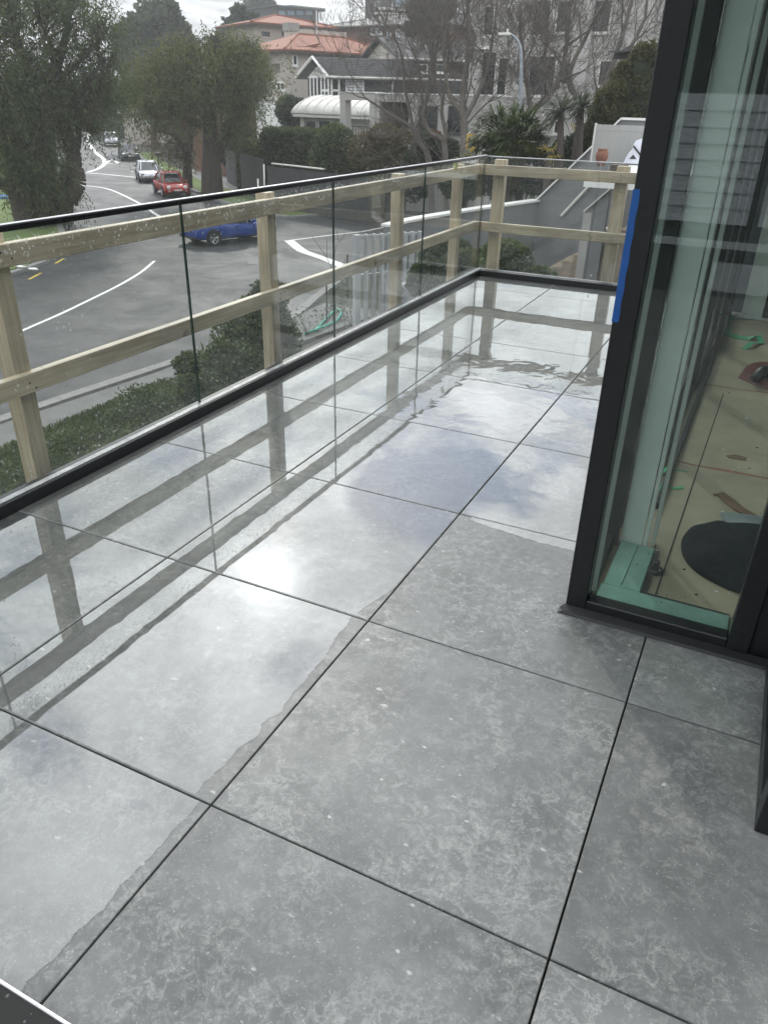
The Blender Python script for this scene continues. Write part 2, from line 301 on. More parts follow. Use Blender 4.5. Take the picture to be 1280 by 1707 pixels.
# ------------------------------------------------------------------ the deck and its tiles
deck = struct(MB().box(-0.968, 9.0, -6.0, 7.975, -0.35, -0.022).build('deck_floor', 'joint'))
def ragged(n, amp):
    a = RNG.normal(0, 1, n+8); k = np.array([1, 2, 3, 2, 1])/9; a = np.convolve(a, k, 'same')[2:2+n]; b = RNG.normal(0, .5, n); return (a*1.1+b*.45)*amp
G = 0.0025
xs = [(-0.832, 0.0), (0.0, .9), (.9, 1.8), (1.8, 2.7), (2.7, 3.6)]
ys = [(-3.6+.9*i, -2.7+.9*i) for i in range(12)] + [(7.2, 7.768)]
for xi, (xa, xb) in enumerate(xs):
    for yi, (ya, yb) in enumerate(ys):
        if ya > 2.6 and xa > 1.7: continue
        xe = xb if not (ya > 2.6 and xb > 1.5) else 1.505
        if xi >= 3 and ya > 2.6: continue
        if xi >= 3 and ya > 1.7: yb = 2.2
        cx_, cy_ = (xa+xe)/2, (ya+yb)/2
        hx, hy = (xe-xa)/2-G, (yb-ya)/2-G; c = 0.0018
        mb = MB().add([(-hx, -hy, -.02), (hx, -hy, -.02), (hx, hy, -.02), (-hx, hy, -.02), (-hx, -hy, -c), (hx, -hy, -c), (hx, hy, -c), (-hx, hy, -c),
                       (-hx+c, -hy+c, 0), (hx-c, -hy+c, 0), (hx-c, hy-c, 0), (-hx+c, hy-c, 0)],
                      [(0, 1, 5, 4), (1, 2, 6, 5), (2, 3, 7, 6), (3, 0, 4, 7), (4, 5, 9, 8), (5, 6, 10, 9), (6, 7, 11, 10), (7, 4, 8, 11), (8, 9, 10, 11)])
        me_o = mb.build('tile', 'tile', deck); me_o.location = (cx_, cy_, 0)
        tl = 0.0011; me_o.rotation_euler = (rnd(-tl, tl), rnd(-tl, tl), 0)
        # water lying on the tile: the two outer columns are flooded, the third only beyond the window corner
        wet = xi <= 1 or (xi == 2 and ya > 1.7)
        if wet:
            e = 0.004; n = 60
            bottom = [(-hx+e+(2*hx-2*e)*i/n, -hy+e) for i in range(n+1)]
            top = [(hx-e-(2*hx-2*e)*i/n, hy-e) for i in range(n+1)]
            right = [(hx-e, -hy+e+(2*hy-2*e)*i/n) for i in range(1, n)]
            if xi == 1 and ya < 1.7:                                    # drained strip along the joint
                rr = np.abs(ragged(n-1, 0.008)+0.040+0.014*np.sin(np.linspace(0, 5, n-1)+yi*1.7))
                right = [(hx-e-r, y) for (x, y), r in zip(right, rr)]
                x0r = right[0][0]; x1r = right[-1][0]
                bottom = [(min(x, x0r), y) for x, y in bottom]; top = [(min(x, x1r), y) for x, y in top]
            if xi == 1 and 0 <= ya-1.8 < .1: right = [(hx-e-max(0, .05-.22*(i/n)), y) for i, (x, y) in enumerate(right)]
            if xi == 2 and ya < 2.0:                                     # film reaches only a little way over this tile
                continue
            poly = bottom + right + top + [(-hx+e, hy-e-(2*hy-2*e)*i/n) for i in range(1, n)]
            f = MB().add([(x, y, 0.0022) for x, y in poly], [tuple(range(len(poly)))])
            ripple = (xi in (1, 2) and 3.5 < ya < 4.6)
            fo = f.build('water_film', 'ripple' if ripple else 'film', deck); fo.parent = me_o; fo.location = (0, 0, 0)
            fo['kind'] = 'structure'
# tongue of water over the joint on the far side of the dry tile
fr_ = [(x, 2.7-0.004) for x in np.linspace(1.49, .96, 40)]
tong = [(x, 2.7-.03-.045*max(0, math.sin((x-.98)*4.2))-0.012*random.random()-(.03 if .96 < x < 1.02 else 0)*0) for x in np.linspace(.96, 1.49, 60)]
fo = MB().add([(x, y, 0.0024) for x, y in tong+fr_], [tuple(range(len(tong+fr_)))]).build('water_film', 'film', deck); fo['kind'] = 'structure'

# ------------------------------------------------------------------ frameless glass balustrade
bal = thing('glass_balustrade', 'frameless glass balustrade with black base channel around the wet tiled deck', 'balustrade', (-0.9, 3.0, 0))
GX, GYF, GTOP = -0.90, 7.89, 1.14
MB().cbox(-0.920, -0.834, -5.0, 7.912, -0.02, 0.056, .004).build('base_channel', 'black', bal)
MB().cbox(-0.833, 1.50, 7.772, 7.911, -0.02, 0.056, .004).build('base_channel', 'black', bal)
m_('sealstrip', (0.40, 0.41, 0.41), 0.3, var=.35, scale=18, bump=.4)
MB().box(-0.893+.013, -0.848, -4.9, 7.87, 0.0565, 0.060).box(-0.893+.0131, 1.45, 7.85, 7.878, 0.0566, 0.0602).build('gasket', 'sealstrip', bal)
th = 0.0068
def drops(panel, axis, a0, a1, side, n, seed):
    rr = random.Random(seed); mb = MB()
    for _ in range(n):
        a = rr.uniform(a0+.02, a1-.02); k = rr.random()
        z = GTOP - .03 - abs(rr.gauss(0, .06)) if k < .62 else (rr.uniform(.07, .25) if k < .7 else rr.uniform(.1, 1.1))
        if z < .07: continue
        r = rr.choice((.0018, .0022, .003, .004, .0055)); h = r*1.2
        c = (GX+side*th, a, z) if axis == 'y' else (a, GYF-side*th*1, z)
        ring = []
        for q in range(6):
            t = q*math.pi/3; du, dz = r*math.cos(t), h*math.sin(t)
            ring.append((c[0], c[1]+du, c[2]+dz) if axis == 'y' else (c[0]+du, c[1], c[2]+dz))
        tip = (c[0]+side*r*.8, c[1], c[2]) if axis == 'y' else (c[0], c[1]-side*r*.8, c[2])
        mb.add(ring+[tip], [(q, (q+1) % 6, 6) for q in range(6)])
    o = mb.build('water_drops', 'drop', bal, smooth=True, kind='stuff'); o.parent = panel
cuts = [-3.24, -1.64, -0.035, 1.565, 3.165, 4.765, 6.36, 7.872]
for i in range(len(cuts)-1):
    g = 0.003; a0, a1 = cuts[i]+g, cuts[i+1]-g
    mb = MB().box(GX-th, GX+th, a0, a1, 0.03, GTOP-.013)
    mb.mi = [1, 1, 1, 0, 1, 0]
    p = mb.build('glass_panel', ['glass', 'gedge'], bal)
    if a1 > 1.5: drops(p, 'y', max(a0, 1.7), a1, 1, 420, i); drops(p, 'y', max(a0, 1.7), a1, -1, 260, 40+i)
xc = [GX+.002, 0.255, 1.47]
for i in range(2):
    mb = MB().box(xc[i]+.006, xc[i+1]-.006, GYF-th, GYF+th, 0.03, GTOP); mb.mi = [1, 1, 0, 1, 0, 1]
    p = mb.build('glass_panel', ['glass', 'gedge'], bal); drops(p, 'x', xc[i]+.05, xc[i+1]-.05, 1, 220, 90+i)
MB().cbox(GX-.014, GX+.014, -4.9, GYF+.013, GTOP-.012, GTOP+.012, .002).build('cap_rail', 'blackcap', bal)
MB().cbox(GX-.013, GX+.013, -4.9, GYF+.012, GTOP+.0125, GTOP+.017, .0015).build('cap_sheen', 'alu', bal)  # pale strip added for the bright sky sheen on the black cap
MB().cbox(GX+.0135, 1.47, GYF-.011, GYF+.011, GTOP+.0005, GTOP+.010, .002).build('cap_rail', 'alu', bal)
MB().lathe([(.001, 0), (.011, 0), (.011, .004), (.007, .004), (.007, .001), (.001, .001)], (0.315, GYF-th-.0042, .105), 14, 'y').build('clamp_stud', 'alu', bal)

# ------------------------------------------------------------------ temporary timber guard rail outside the glass
bar = thing('timber_barrier', 'temporary pine guard rail with posts and two rails outside the glass', 'guard rail', (-1.05, 3.0, 0))
RX, RY = -1.0, 8.03                                   # inner faces
def board(x0, x1, y0, y1, z0, z1):                    # own object frame: local z along the board so that the grain follows it
    d = np.array([x1-x0, y1-y0, z1-z0]); ax = int(np.argmax(d)); c = np.array([(x0+x1)/2, (y0+y1)/2, (z0+z1)/2])
    R = {2: Matrix.Identity(3), 1: Matrix(((1, 0, 0), (0, 0, 1), (0, -1, 0))), 0: Matrix(((0, 0, 1), (0, 1, 0), (-1, 0, 0)))}[ax]
    h = np.abs(np.array(R.transposed() @ Vector(tuple(d/2))))
    o = MB().cbox(-h[0], h[0], -h[1], h[1], -h[2], h[2], .003).build('board', 'timber')
    o.parent = bar; o.location = tuple(c - np.array(bar.location)); o.rotation_euler = R.to_euler()
    return o
def nameit(o, n): o.name = n; return o
for z0, z1 in ((0.965, 1.06), (0.407, 0.497)):
    ysp = [-4.6, 1.1, 4.245, 8.029] if z0 > .5 else [-4.6, .6, 4.235, 8.029]
    for a, b in zip(ysp[:-1], ysp[1:]):
        dz = rnd(-.006, .004); nameit(board(RX-.045, RX, a+.001, b-.001, z0+dz, z1+dz), 'rail')
    xsp = [-1.045, 1.9] if z0 > .5 else [-1.045, .215, 1.9]
    for a, b in zip(xsp[:-1], xsp[1:]):
        dz = rnd(-.003, .006); nameit(board(a+.001, b-.001, RY, RY+.045, z0+dz-.004, z1+dz), 'rail')
for y in (-2.1, 0.0, 2.10, 4.175, 6.185, 7.60): nameit(board(RX-.046-.09, RX-.046, y, y+.09, -.55, 1.075+rnd(0, .05)), 'post')
nameit(board(RX-.046-.14, RX-.046-.06, 4.268, 4.36, -.55, .02), 'post')
for x in (-.865, .375): nameit(board(x, x+.118, RY+.046, RY+.136, -.55, 1.10+rnd(0, .03)), 'post')
nl = MB()
for y, z in ((2.12, 1.03), (2.17, 1.0), (4.22, 1.035), (4.22, .99), (4.27, 1.035), (4.27, .99), (4.21, .47), (4.21, .43), (4.26, .47), (6.2, 1.02), (2.13, .46), (2.16, .43)):
    nl.lathe([(.0005, 0), (.005, 0), (.005, .0015), (.0005, .0015)], (RX, y, z), 8, 'x')
for x, z in ((-.8, 1.03), (-.8, .46), (.43, 1.03), (.43, .99), (.43, .46), (.2, .46), (.23, .43)):
    nl.lathe([(.0005, 0), (.005, 0), (.005, .0015), (.0005, .0015)], (x, RY, z), 8, 'y', flip=-1)
nl.build('nail', 'black', bar, kind='stuff')

# ------------------------------------------------------------------ the building we stand on
struct(MB().box(-1.044, 9.0, -6.0, 8.074, GZ-.1, -.352).build('building_wall', 'conc_dark'))
m_('cladding', (0.03, 0.032, 0.034), 0.7); m_('weather', (0.80, 0.85, 0.90), 0.5, var=.06)
bw = struct(MB().box(-.7, 9.0, -4.3, -4.0, -.02, 5.2).build('house_wall', 'cladding'))
for k in range(8):                                   # pale weatherboards low on the wall behind the viewer, seen mirrored in the window
    for xa, xb in ((.3, 1.62), (1.72, 3.6), (3.7, 6.0)):
        zb = .62+.14*k
        MB().hexa([(xa, -4.0, zb), (xb, -4.0, zb), (xb, -3.965, zb), (xa, -3.965, zb), (xa, -4.0, zb+.138), (xb, -4.0, zb+.138), (xb, -3.985, zb+.138), (xa, -3.985, zb+.138)]).build('weatherboard', 'weather', bw)
MB().box(.2, 6.2, -4.0, -3.90, .40, .46).build('sill', 'weather', bw)
MB().box(1.4, 2.1, -3.999, -3.96, -.02, .26).box(2.6, 3.0, -3.999, -3.96, -.4, .3).build('panel', 'weather', bw)

# ------------------------------------------------------------------ corner window and the room behind it
m_('floorboard', (0.32, 0.265, 0.185), 0.6, var=.25, scale=2.5, bump=.03); m_('tray', (0.21, 0.35, 0.295), 0.35, var=.2, scale=7, bump=.1, bscale=20)
m_('liner', (0.55, 0.58, 0.55), 0.45, var=.06); m_('wallpaint', (0.06, 0.068, 0.075), 0.6); m_('ceil', (.30, .30, .29), .8)
fl = struct(MB().box(1.575, 6.6, 2.262, 7.4, -.015, .006).build('interior_floor', 'floorboard'))
struct(MB().box(6.6, 6.75, 1.5, 7.55, -.02, 2.7).build('interior_wall', 'wallpaint'))
struct(MB().box(1.5, 6.6, 7.40, 7.55, -.02, 2.7).build('interior_wall', 'wallpaint'))
struct(MB().box(1.48, 9.0, 1.44, 7.6, 2.62, 2.95).build('ceiling', 'ceil'))
jl = MB()
a, b = onz(1150, 820, .006), onz(1086, 1010, .006); d = (b-a)/np.linalg.norm(b-a); n_ = np.array([-d[1], d[0], 0])
a2, b2 = a-d*1.6, b+d*.08
jl.add([a2+n_*.003+[0, 0, .0015], b2+n_*.003+[0, 0, .0015], b2-n_*.003+[0, 0, .0015], a2-n_*.003+[0, 0, .0015]], [(0, 1, 2, 3)])
jl.build('floor_joint', 'joint', fl)
win = thing('corner_window', 'black aluminium corner window with green tinted glass beside the dry tiles', 'window', (1.5, 2.2, 0))
MB().cbox(1.504, 1.574, 2.203, 2.275, .0, 2.62, .003).build('corner_post', 'black', win)
MB().cbox(1.575, 2.05, 2.203, 2.262, .003, .056, .003).build('bottom_rail', 'black', win)
MB().hexa([(1.484, 2.165, .001), (2.19, 2.165, .001), (2.19, 2.202, .001), (1.484, 2.202, .001), (1.50, 2.172, .010), (2.19, 2.172, .010), (2.19, 2.202, .022), (1.50, 2.202, .022)]).build('sill_nose', 'black', win)
MB().cbox(2.051, 2.12, 2.198, 2.275, .003, 2.62, .003).cbox(2.121, 2.26, 2.215, 2.28, .003, 2.62, .003).build('jamb', 'black', win)
MB().box(1.5745, 2.0505, 2.232, 2.240, .05, 2.6).build('pane', 'wglass', win)
MB().cbox(1.504, 1.57, 2.276, 2.74, .003, .056, .003).build('bottom_rail', 'black', win)
MB().box(1.534, 1.541, 2.2755, 2.7395, .05, 2.6).build('pane', 'wglass', win)
MB().cbox(1.504, 1.585, 2.741, 2.80, .003, 2.62, .003).build('mullion', 'black', win)
MB().cbox(1.592, 1.68, 2.765, 2.785, .012, 2.6, .002).build('liner', 'liner', win)
MB().cbox(1.684, 1.70, 2.768, 2.80, .012, 2.6, .002).cbox(1.712, 1.728, 2.80, 2.84, .012, 2.6, .002).build('liner', 'liner', win)
MB().cbox(1.5755, 1.590, 2.276, 2.30, .058, 2.6, .002).build('liner', 'liner', win)  # pale strip added for the bright look of the side pane at grazing view
MB().cbox(1.59, 2.05, 2.29, 2.40, .008, .026, .003).build('sill_tray', 'tray', win)
MB().cbox(1.598, 1.735, 2.402, 2.76, .008, .026, .003).build('sill_tray', 'tray', win)
MB().tube([(1.66, 2.42, .027), (1.665, 2.74, .027)], .004, 6).build('sealant', 'tray', win)
MB().box(1.736, 1.754, 2.402, 2.76, .0062, .018).box(1.7545, 2.05, 2.401, 2.422, .0062, .0185).build('gasket', 'joint', win)
FZ_ = .0072
def P(u, v, z=.0065): return onz(u, v, z)
cr = MB()
for _ in range(60):
    u, v = rnd(1005, 1215), rnd(905, 1075)
    p = onz(u, v, .028)
    if not ((1.6 < p[0] < 2.04 and 2.28 < p[1] < 2.45) or (1.6 < p[0] < 1.78 and 2.28 < p[1] < 2.76)): continue
    s_ = rnd(.001, .0035); cr.blob((p[0], p[1], .027), (s_, s_*.8, s_*.6), 5, 3, .3, 1 if random.random() < .6 else 0)
cr.build('debris', ['white', 'joint'], win, kind='stuff')

ch = MB()
for _ in range(70):
    u, v = rnd(1085, 1275), rnd(560, 1040); p = P(u, v)
    if p[0] < 1.84 or p[1] < 2.5: continue
    s_ = rnd(.002, .010); ch.blob((p[0], p[1], FZ_), (s_, s_*.7, s_*.3), 5, 3, .35, random.choice((0, 0, 1)))
ch.build('debris', ['offwhite', 'joint'], fl, kind='stuff')
# sliding doors stacked along the deck side of the room
sl = thing('sliding_door', 'black stacking sliding doors behind the corner window glass', 'sliding door', (1.6, 5.0, 0))
for k, x in enumerate((1.52, 1.575, 1.63, 1.685)):
    MB().cbox(x-.012, x+.012, 2.86+.1*k, 7.3, .007, .035, .002).build('track', 'black', sl)
    MB().cbox(x-.012, x+.012, 2.86+.1*k, 7.3, 2.5, 2.6, .002).build('track', 'black', sl)
for k, (y0, y1) in enumerate(((2.9, 4.1), (3.9, 5.2), (5.0, 6.2), (6.0, 7.28))):
    x = (1.52, 1.575, 1.63, 1.685)[k]
    fr = MB().cbox(x-.018, x+.018, y0, y0+.065, .037, 2.498, .002).cbox(x-.018, x+.018, y1-.065, y1, .037, 2.498, .002).cbox(x-.018, x+.018, y0+.066, y1-.066, .037, .12, .002).cbox(x-.018, x+.018, y0+.066, y1-.066, 2.42, 2.498, .002)
    f = fr.build('door_leaf', 'black', sl); MB().box(x-.004, x+.004, y0+.0655, y1-.0655, .12, 2.42).build('pane', 'wglass', sl).parent = f
# far window of the room
fw_ = thing('far_window', 'dark window with pale jamb at the far end of the unfinished room', 'window', (2.5, 7.39, 0))
MB().cbox(1.78, 1.95, 7.33, 7.395, .008, 2.6, .003).build('jamb', 'liner', fw_)
m_('darkpane', (0.008, 0.013, 0.018), 0.06, spec=.6); MB().box(1.953, 4.6, 7.37, 7.395, .05, 2.5).build('pane', 'darkpane', fw_)
MB().cbox(1.953, 4.6, 7.34, 7.368, .008, .06, .003).cbox(2.30, 2.36, 7.34, 7.3699, .062, 2.5, .003).build('frame', 'black', fw_)

# the second stepped window, whose corner just enters the picture on the right
w2 = thing('return_window', 'black framed window corner standing on the tiles at the right picture edge', 'window', (2.18, 1.46, 0))
MB().cbox(2.182, 2.25, 1.462, 1.53, .0, 2.62, .003).build('corner_post', 'black', w2)
MB().cbox(2.182, 2.235, 1.531, 2.165, .003, .05, .003).build('bottom_rail', 'black', w2)
MB().cbox(2.251, 6.0, 1.462, 1.515, .003, .05, .003).build('bottom_rail', 'black', w2)
MB().box(2.205, 2.212, 1.5305, 2.2, .045, 2.6).build('pane', 'wglass', w2); MB().box(2.2505, 6.0, 1.487, 1.494, .045, 2.6).build('pane', 'wglass', w2)
MB().cbox(2.25, 2.29, 1.62, 2.15, .008, .03, .003).build('sill_tray', 'liner', w2)

tp = MB()
zs = np.linspace(1.055, 1.425, 24)
for i in range(len(zs)-1):
    w0, w1 = .020+.0012*math.sin(i*1.3), .020+.0012*math.sin(i*1.3+1.3)
    tp.hexa([(1.5022, 2.2022, zs[i]), (1.5022+w0, 2.2022, zs[i]), (1.5022+w0, 2.2029, zs[i]), (1.5022, 2.2029, zs[i]), (1.5022, 2.2022, zs[i+1]), (1.5022+w1, 2.2022, zs[i+1]), (1.5022+w1, 2.2029, zs[i+1]), (1.5022, 2.2029, zs[i+1])])
tag(tp.build('masking_tape', 'tape', org=(1.51, 2.2025, 1.24)), 'blue masking tape strip stuck down the black window corner post', 'tape')

# ------------------------------------------------------------------ things lying on the room floor
FZ = .0065
m_('darkfab', (0.006, 0.008, 0.012), 0.9, spec=.08, bump=.2, bscale=60); m_('greenstrap', (0.05, 0.36, 0.17), 0.5, var=.2); m_('redbrush', (0.13, 0.025, 0.02), 0.5); m_('brown', (0.16, 0.085, 0.05), 0.7, var=.3)
m_('greytool', (0.22, 0.25, 0.25), .5); m_('redchalk', (0.30, 0.12, 0.08), .8, var=.3, scale=30)
def P(u, v, z=FZ): return onz(u, v, z)
out = [(1135, 905), (1148, 888), (1170, 880), (1192, 876), (1205, 881), (1240, 879), (1275, 884), (1320, 900), (1330, 960), (1300, 1000), (1258, 995), (1225, 988), (1185, 970), (1155, 950), (1138, 928)]
pts = [P(u, v) for u, v in out]; c = sum(pts)/len(pts)
def spl_(p, n=4):
    o = []; k = len(p)
    for i in range(k):
        a, b, d, e = p[i-1], p[i], p[(i+1) % k], p[(i+2) % k]
        for j in range(n): t = j/n; o.append(.5*((2*b)+(-a+d)*t+(2*a-5*b+4*d-e)*t*t+(-a+3*b-3*d+e)*t**3))
    return o
pts = spl_(pts); mb = MB(); n = len(pts)
rings = [(1.0, 0), (1.01, .012), (.97, .03), (.8, .045+.004), (.45, .052)]
vs = []; 
for s_, h in rings:
    for i, p in enumerate(pts): q = c+(p-c)*s_; vs.append((q[0], q[1], FZ+h*(1+.12*math.sin(i*.52))))
fs = [(r*n+i, r*n+(i+1) % n, (r+1)*n+(i+1) % n, (r+1)*n+i) for r in range(len(rings)-1) for i in range(n)] + [tuple(range((len(rings)-1)*n, len(rings)*n)), tuple(reversed(range(n)))]
# keep ring order counter-clockwise seen from above
bag = mb.add(vs, [tuple(reversed(f)) for f in fs]).build('tool_bag', 'darkfab', smooth=True, org=(c[0], c[1], FZ))
tag(bag, 'dark round flattened tool bag lying on the chipboard floor', 'bag')
c = P(1090, 953); kt = thing('bottle_stopper', 'small black plastic stopper standing on the floor behind the glass', 'stopper', c)
MB().lathe([(.004, 0), (.030, 0), (.033, .004), (.033, .012), (.029, .016), (.004, .016)], c, 18).build('base', 'black', kt, smooth=False)
MB().lathe([(.003, .0162), (.014, .0162), (.012, .035), (.014, .045), (.011, .05), (.003, .05)], c, 14).build('handle', 'black', kt)
def ribbon(pts2, wd, th_, name, material, label, cat, z0=FZ, wav=0):
    pts3 = [np.array(p, float) for p in pts2]; mb = MB(); vs = []
    for i, p in enumerate(pts3):
        d = pts3[min(i+1, len(pts3)-1)]-pts3[max(i-1, 0)]; d /= np.linalg.norm(d); nrm = np.array([-d[1], d[0], 0]); nrm /= (np.linalg.norm(nrm)+1e-9)
        w_ = wd[i] if hasattr(wd, '__len__') else wd
        for s_, h in ((-1, 0), (1, 0), (1, th_), (-1, th_)): vs.append(p+nrm*s_*w_/2+np.array([0, 0, h]))
    fs = []
    for i in range(len(pts3)-1):
        for k in range(4): fs.append((i*4+k, i*4+(k+1) % 4, i*4+4+(k+1) % 4, i*4+4+k))
    fs += [(3, 2, 1, 0), tuple(range(len(pts3)*4-4, len(pts3)*4))]
    o = mb.add(vs, fs).build(name, material, org=pts3[len(pts3)//2]); 
    return tag(o, label, cat) if label else o
ribbon([P(1196, 524), P(1206, 530)+[0, 0, .05], P(1216, 536)+[0, 0, .02], P(1205, 541)+[0, 0, .04], P(1209, 556)+[0, 0, .01], P(1226, 562), P(1246, 565), P(1262, 566)+[0, 0, .03], P(1268, 572), P(1250, 578)+[0, 0, .03], P(1240, 582)], [.05, .07, .07, .06, .08, .10, .10, .06, .04, .04, .04], .004, 'packing_strap', 'greenstrap', 'tangled green plastic strapping on the floor near the far window', 'strap')
ribbon([P(1090, 818), P(1108, 812)+[0, 0, .015], P(1122, 815), P(1137, 814)+[0, 0, .004]], [.03, .03, .012, .02], .003, 'strap_scrap', 'greenstrap', 'torn green strap scrap by the near end of the door track', 'strap')
ribbon([P(1098, 795), P(1110, 786)+[0, 0, .02], P(1122, 783), P(1146, 787)], [.006, .02, .008, .006], .002, 'strap_scrap', 'greenstrap', 'thin curled green strap scrap farther along the door track', 'strap')
ribbon([P(1190, 826), P(1200, 824), P(1215, 836), P(1232, 850), P(1262, 866)], [.02, .05, .06, .055, .05], .005, 'leather_strip', 'brown', 'brown bent leather strip lying beside the dark tool bag', 'strip')
ribbon([P(1212, 762), P(1225, 762), P(1243, 766)], [.03, .055, .04], .004, 'leather_scrap', 'brown', 'small brown oval scrap near the red chalk line', 'scrap')
ribbon([P(1204, 868), P(1230, 870), P(1275, 876)], [.10, .10, .10], .02, 'flat_box', 'greytool', 'flat grey box half under the dark tool bag', 'box')
def chalk(pp, w_): 
    o = ribbon([P(u, v, FZ) for u, v in pp], w_, .0008, 'chalk_line', 'redchalk', None, None); o.parent = fl
chalk([(1125, 768), (1160, 776), (1200, 783), (1240, 790), (1290, 800)], [.006, .02, .03, .022, .02])
chalk([(1152, 637), (1190, 643), (1220, 647), (1300, 658)], .014)
c = P(1262, 640); br = thing('hand_brush', 'dark red hand brush with black handle lying on the chipboard floor', 'brush', c)
arc = [P(1229, 630), P(1235, 622), P(1247, 615), P(1262, 612), P(1290, 612), P(1305, 640), P(1290, 654), P(1262, 645)]
mb = MB(); n = len(arc); cc = sum(arc)/n; vs = [(p[0], p[1], FZ) for p in arc]+[(cc[0]+(p[0]-cc[0])*.85, cc[1]+(p[1]-cc[1])*.85, FZ+.05) for p in arc]
mb.add(vs, [tuple(range(n)), tuple(reversed(range(n, 2*n)))]+[tuple(reversed((i, (i+1) % n, n+(i+1) % n, n+i))) for i in range(n)]).build('bristle_block', 'redbrush', br)
MB().tube([P(1256, 632, .055), P(1270, 620, .09), P(1300, 615, .09)], [.03, .04, .03], 10).build('handle', 'black', br, smooth=True)
m_('clearplastic', (.42, .44, .42), .3, var=.3, scale=8)
ribbon([P(1200, 521), P(1225, 527)+[0, 0, .01], P(1260, 527), P(1300, 533)], [.05, .25, .3, .2], .003, 'plastic_sheet', 'clearplastic', 'crumpled grey plastic sheet under the far dark window', 'plastic sheet')

# black wet metal flashing whose edge cuts the near left corner of the deck
zf = .10
e0, e1 = onz(-60, 1598, zf), onz(190, 1757, zf); dd = (e1-e0)/np.linalg.norm(e1-e0); nn = np.array([dd[1], -dd[0], 0])
if nn[1] > 0: nn = -nn
ft = thing('metal_flashing', 'glossy black metal flashing with a bright edge lying wet at the near deck corner', 'flashing', (e0[0], e0[1], 0))
m_('blackgloss', (0.015, 0.015, 0.014), 0.2, spec=.25, bump=.04, bscale=3)
q0, q1 = e0+nn*.5, e1+nn*.5
MB().hexa([e0-[0, 0, zf-.003], e1-[0, 0, zf-.003], q1-[0, 0, zf-.003], q0-[0, 0, zf-.003], e0-[0, 0, .001], e1-[0, 0, .001], q1-[0, 0, .001], q0-[0, 0, .001]]).build('sheet', 'blackgloss', ft)
MB().tube([e0, e1], .004, 8).build('folded_edge', 'alu', ft)
mb = MB()
for _ in range(70):
    t, w_ = random.random(), rnd(.012, .2); p = e0+(e1-e0)*t+nn*w_; r_ = rnd(.0015, .005); mb.blob((p[0], p[1], zf-.001), (r_, r_, r_*.6), 6, 4, .1)
mb.build('water_drops', 'drop', ft, smooth=True, kind='stuff')

# ------------------------------------------------------------------ street level: ground, road, kerbs, paths, markings
def asphaltmat():
    M = mat('asphalt', (0.030, 0.032, 0.034), 0.5, var=.25, scale=1.2, bump=.25, bscale=55, spec=.35, col2=(0.062, 0.064, 0.066)); nt = M.node_tree; L = nt.links.new; b = nt.nodes['Principled BSDF']
    tc = N(nt, 'ShaderNodeTexCoord'); n = N(nt, 'ShaderNodeTexNoise', Scale=.5, Detail=9.0, Roughness=.70, Distortion=.8); L(tc.outputs['Object'], n.inputs['Vector'])
    r = N(nt, 'ShaderNodeMapRange'); L(n.outputs['Fac'], r.inputs[0]); r.inputs[1].default_value = .38; r.inputs[2].default_value = .62; r.inputs[3].default_value = .48; r.inputs[4].default_value = .66; L(r.outputs[0], b.inputs['Roughness'])
    return M
MT['asphalt'] = asphaltmat(); MT['apron'] = mat('apron', (0.10, 0.10, 0.10), .6, var=.3, scale=1.5, bump=.2)
m_('grass', (0.075, 0.125, 0.025), .9, var=.3, scale=4, bump=.5, bscale=30, col2=(0.13, 0.18, 0.04)); m_('soil', (0.06, 0.055, 0.045), .9, var=.35, scale=3, bump=.6, bscale=14)
m_('pathconc', (0.13, 0.13, 0.125), .75, var=.2, scale=2, bump=.15)
m_('yellowpaint', (0.55, 0.40, 0.08), .6); m_('terrain', (0.05, 0.055, 0.04), .95, var=.3, scale=.05)
struct(MB().sheet([(-400, -400), (400, -400), (400, 400), (-400, 400)], GZ-.03).build('ground', 'terrain'))
road = [(-30, -60), (-12.9, -60), (-12.6, 0), (-12.0, 10), (-11.3, 16), (-11.2, 20), (-12.2, 24), (-13.4, 30), (-13.5, 36), (-12.2, 46), (-9, 62), (-6, 90), (-16, 90), (-18.5, 62), (-21.6, 47), (-22.4, 43), (-23.6, 40.4),
        (-26.5, 41), (-31, 43.6), (-35.4, 46.6), (-41, 51), (-47.5, 57), (-56, 64.5), (-66, 74.5), (-80, 90), (-100, 112), (-140, 158), (-156, 148), (-112, 101), (-88, 77), (-66, 58), (-52, 47), (-41, 38.8), (-33.5, 32), (-28.5, 27.6), (-26, 25), (-24.3, 21.8), (-23.7, 18), (-24.4, 10), (-28, -6), (-44, -50)]
struct(MB().sheet(road, GZ).build('road', 'asphalt'))
def strip(pts, w, z, name, material, par=None, zz=None, close=False):
    mb = MB(); vs = []; P_ = [np.array(p[:2], float) for p in pts]
    for i, p in enumerate(P_):
        d = P_[min(i+1, len(P_)-1)]-P_[max(i-1, 0)]; d /= np.linalg.norm(d); n = np.array([-d[1], d[0]]); ww = w[i] if hasattr(w, '__len__') else w
        vs += [(*(p+n*ww/2), z), (*(p-n*ww/2), z)]
    mb.add(vs, [(2*i, 2*i+1, 2*i+3, 2*i+2) for i in range(len(P_)-1)])
    if zz is not None:
        k = len(vs); mb.add([(x, y, zz) for x, y, _ in vs], [])
        mb.f += [(2*i+1, k+2*i+1, k+2*i+3, 2*i+3) for i in range(len(P_)-1)]+[(k+2*i, 2*i, 2*i+2, k+2*i+2) for i in range(len(P_)-1)]; mb.mi += [0]*(2*(len(P_)-1))
        mb.f += [(0, k, k+1, 1), (k-2, k-1, 2*k-1, 2*k-2)]; mb.mi += [0, 0]
    return mb.build(name, material, par)
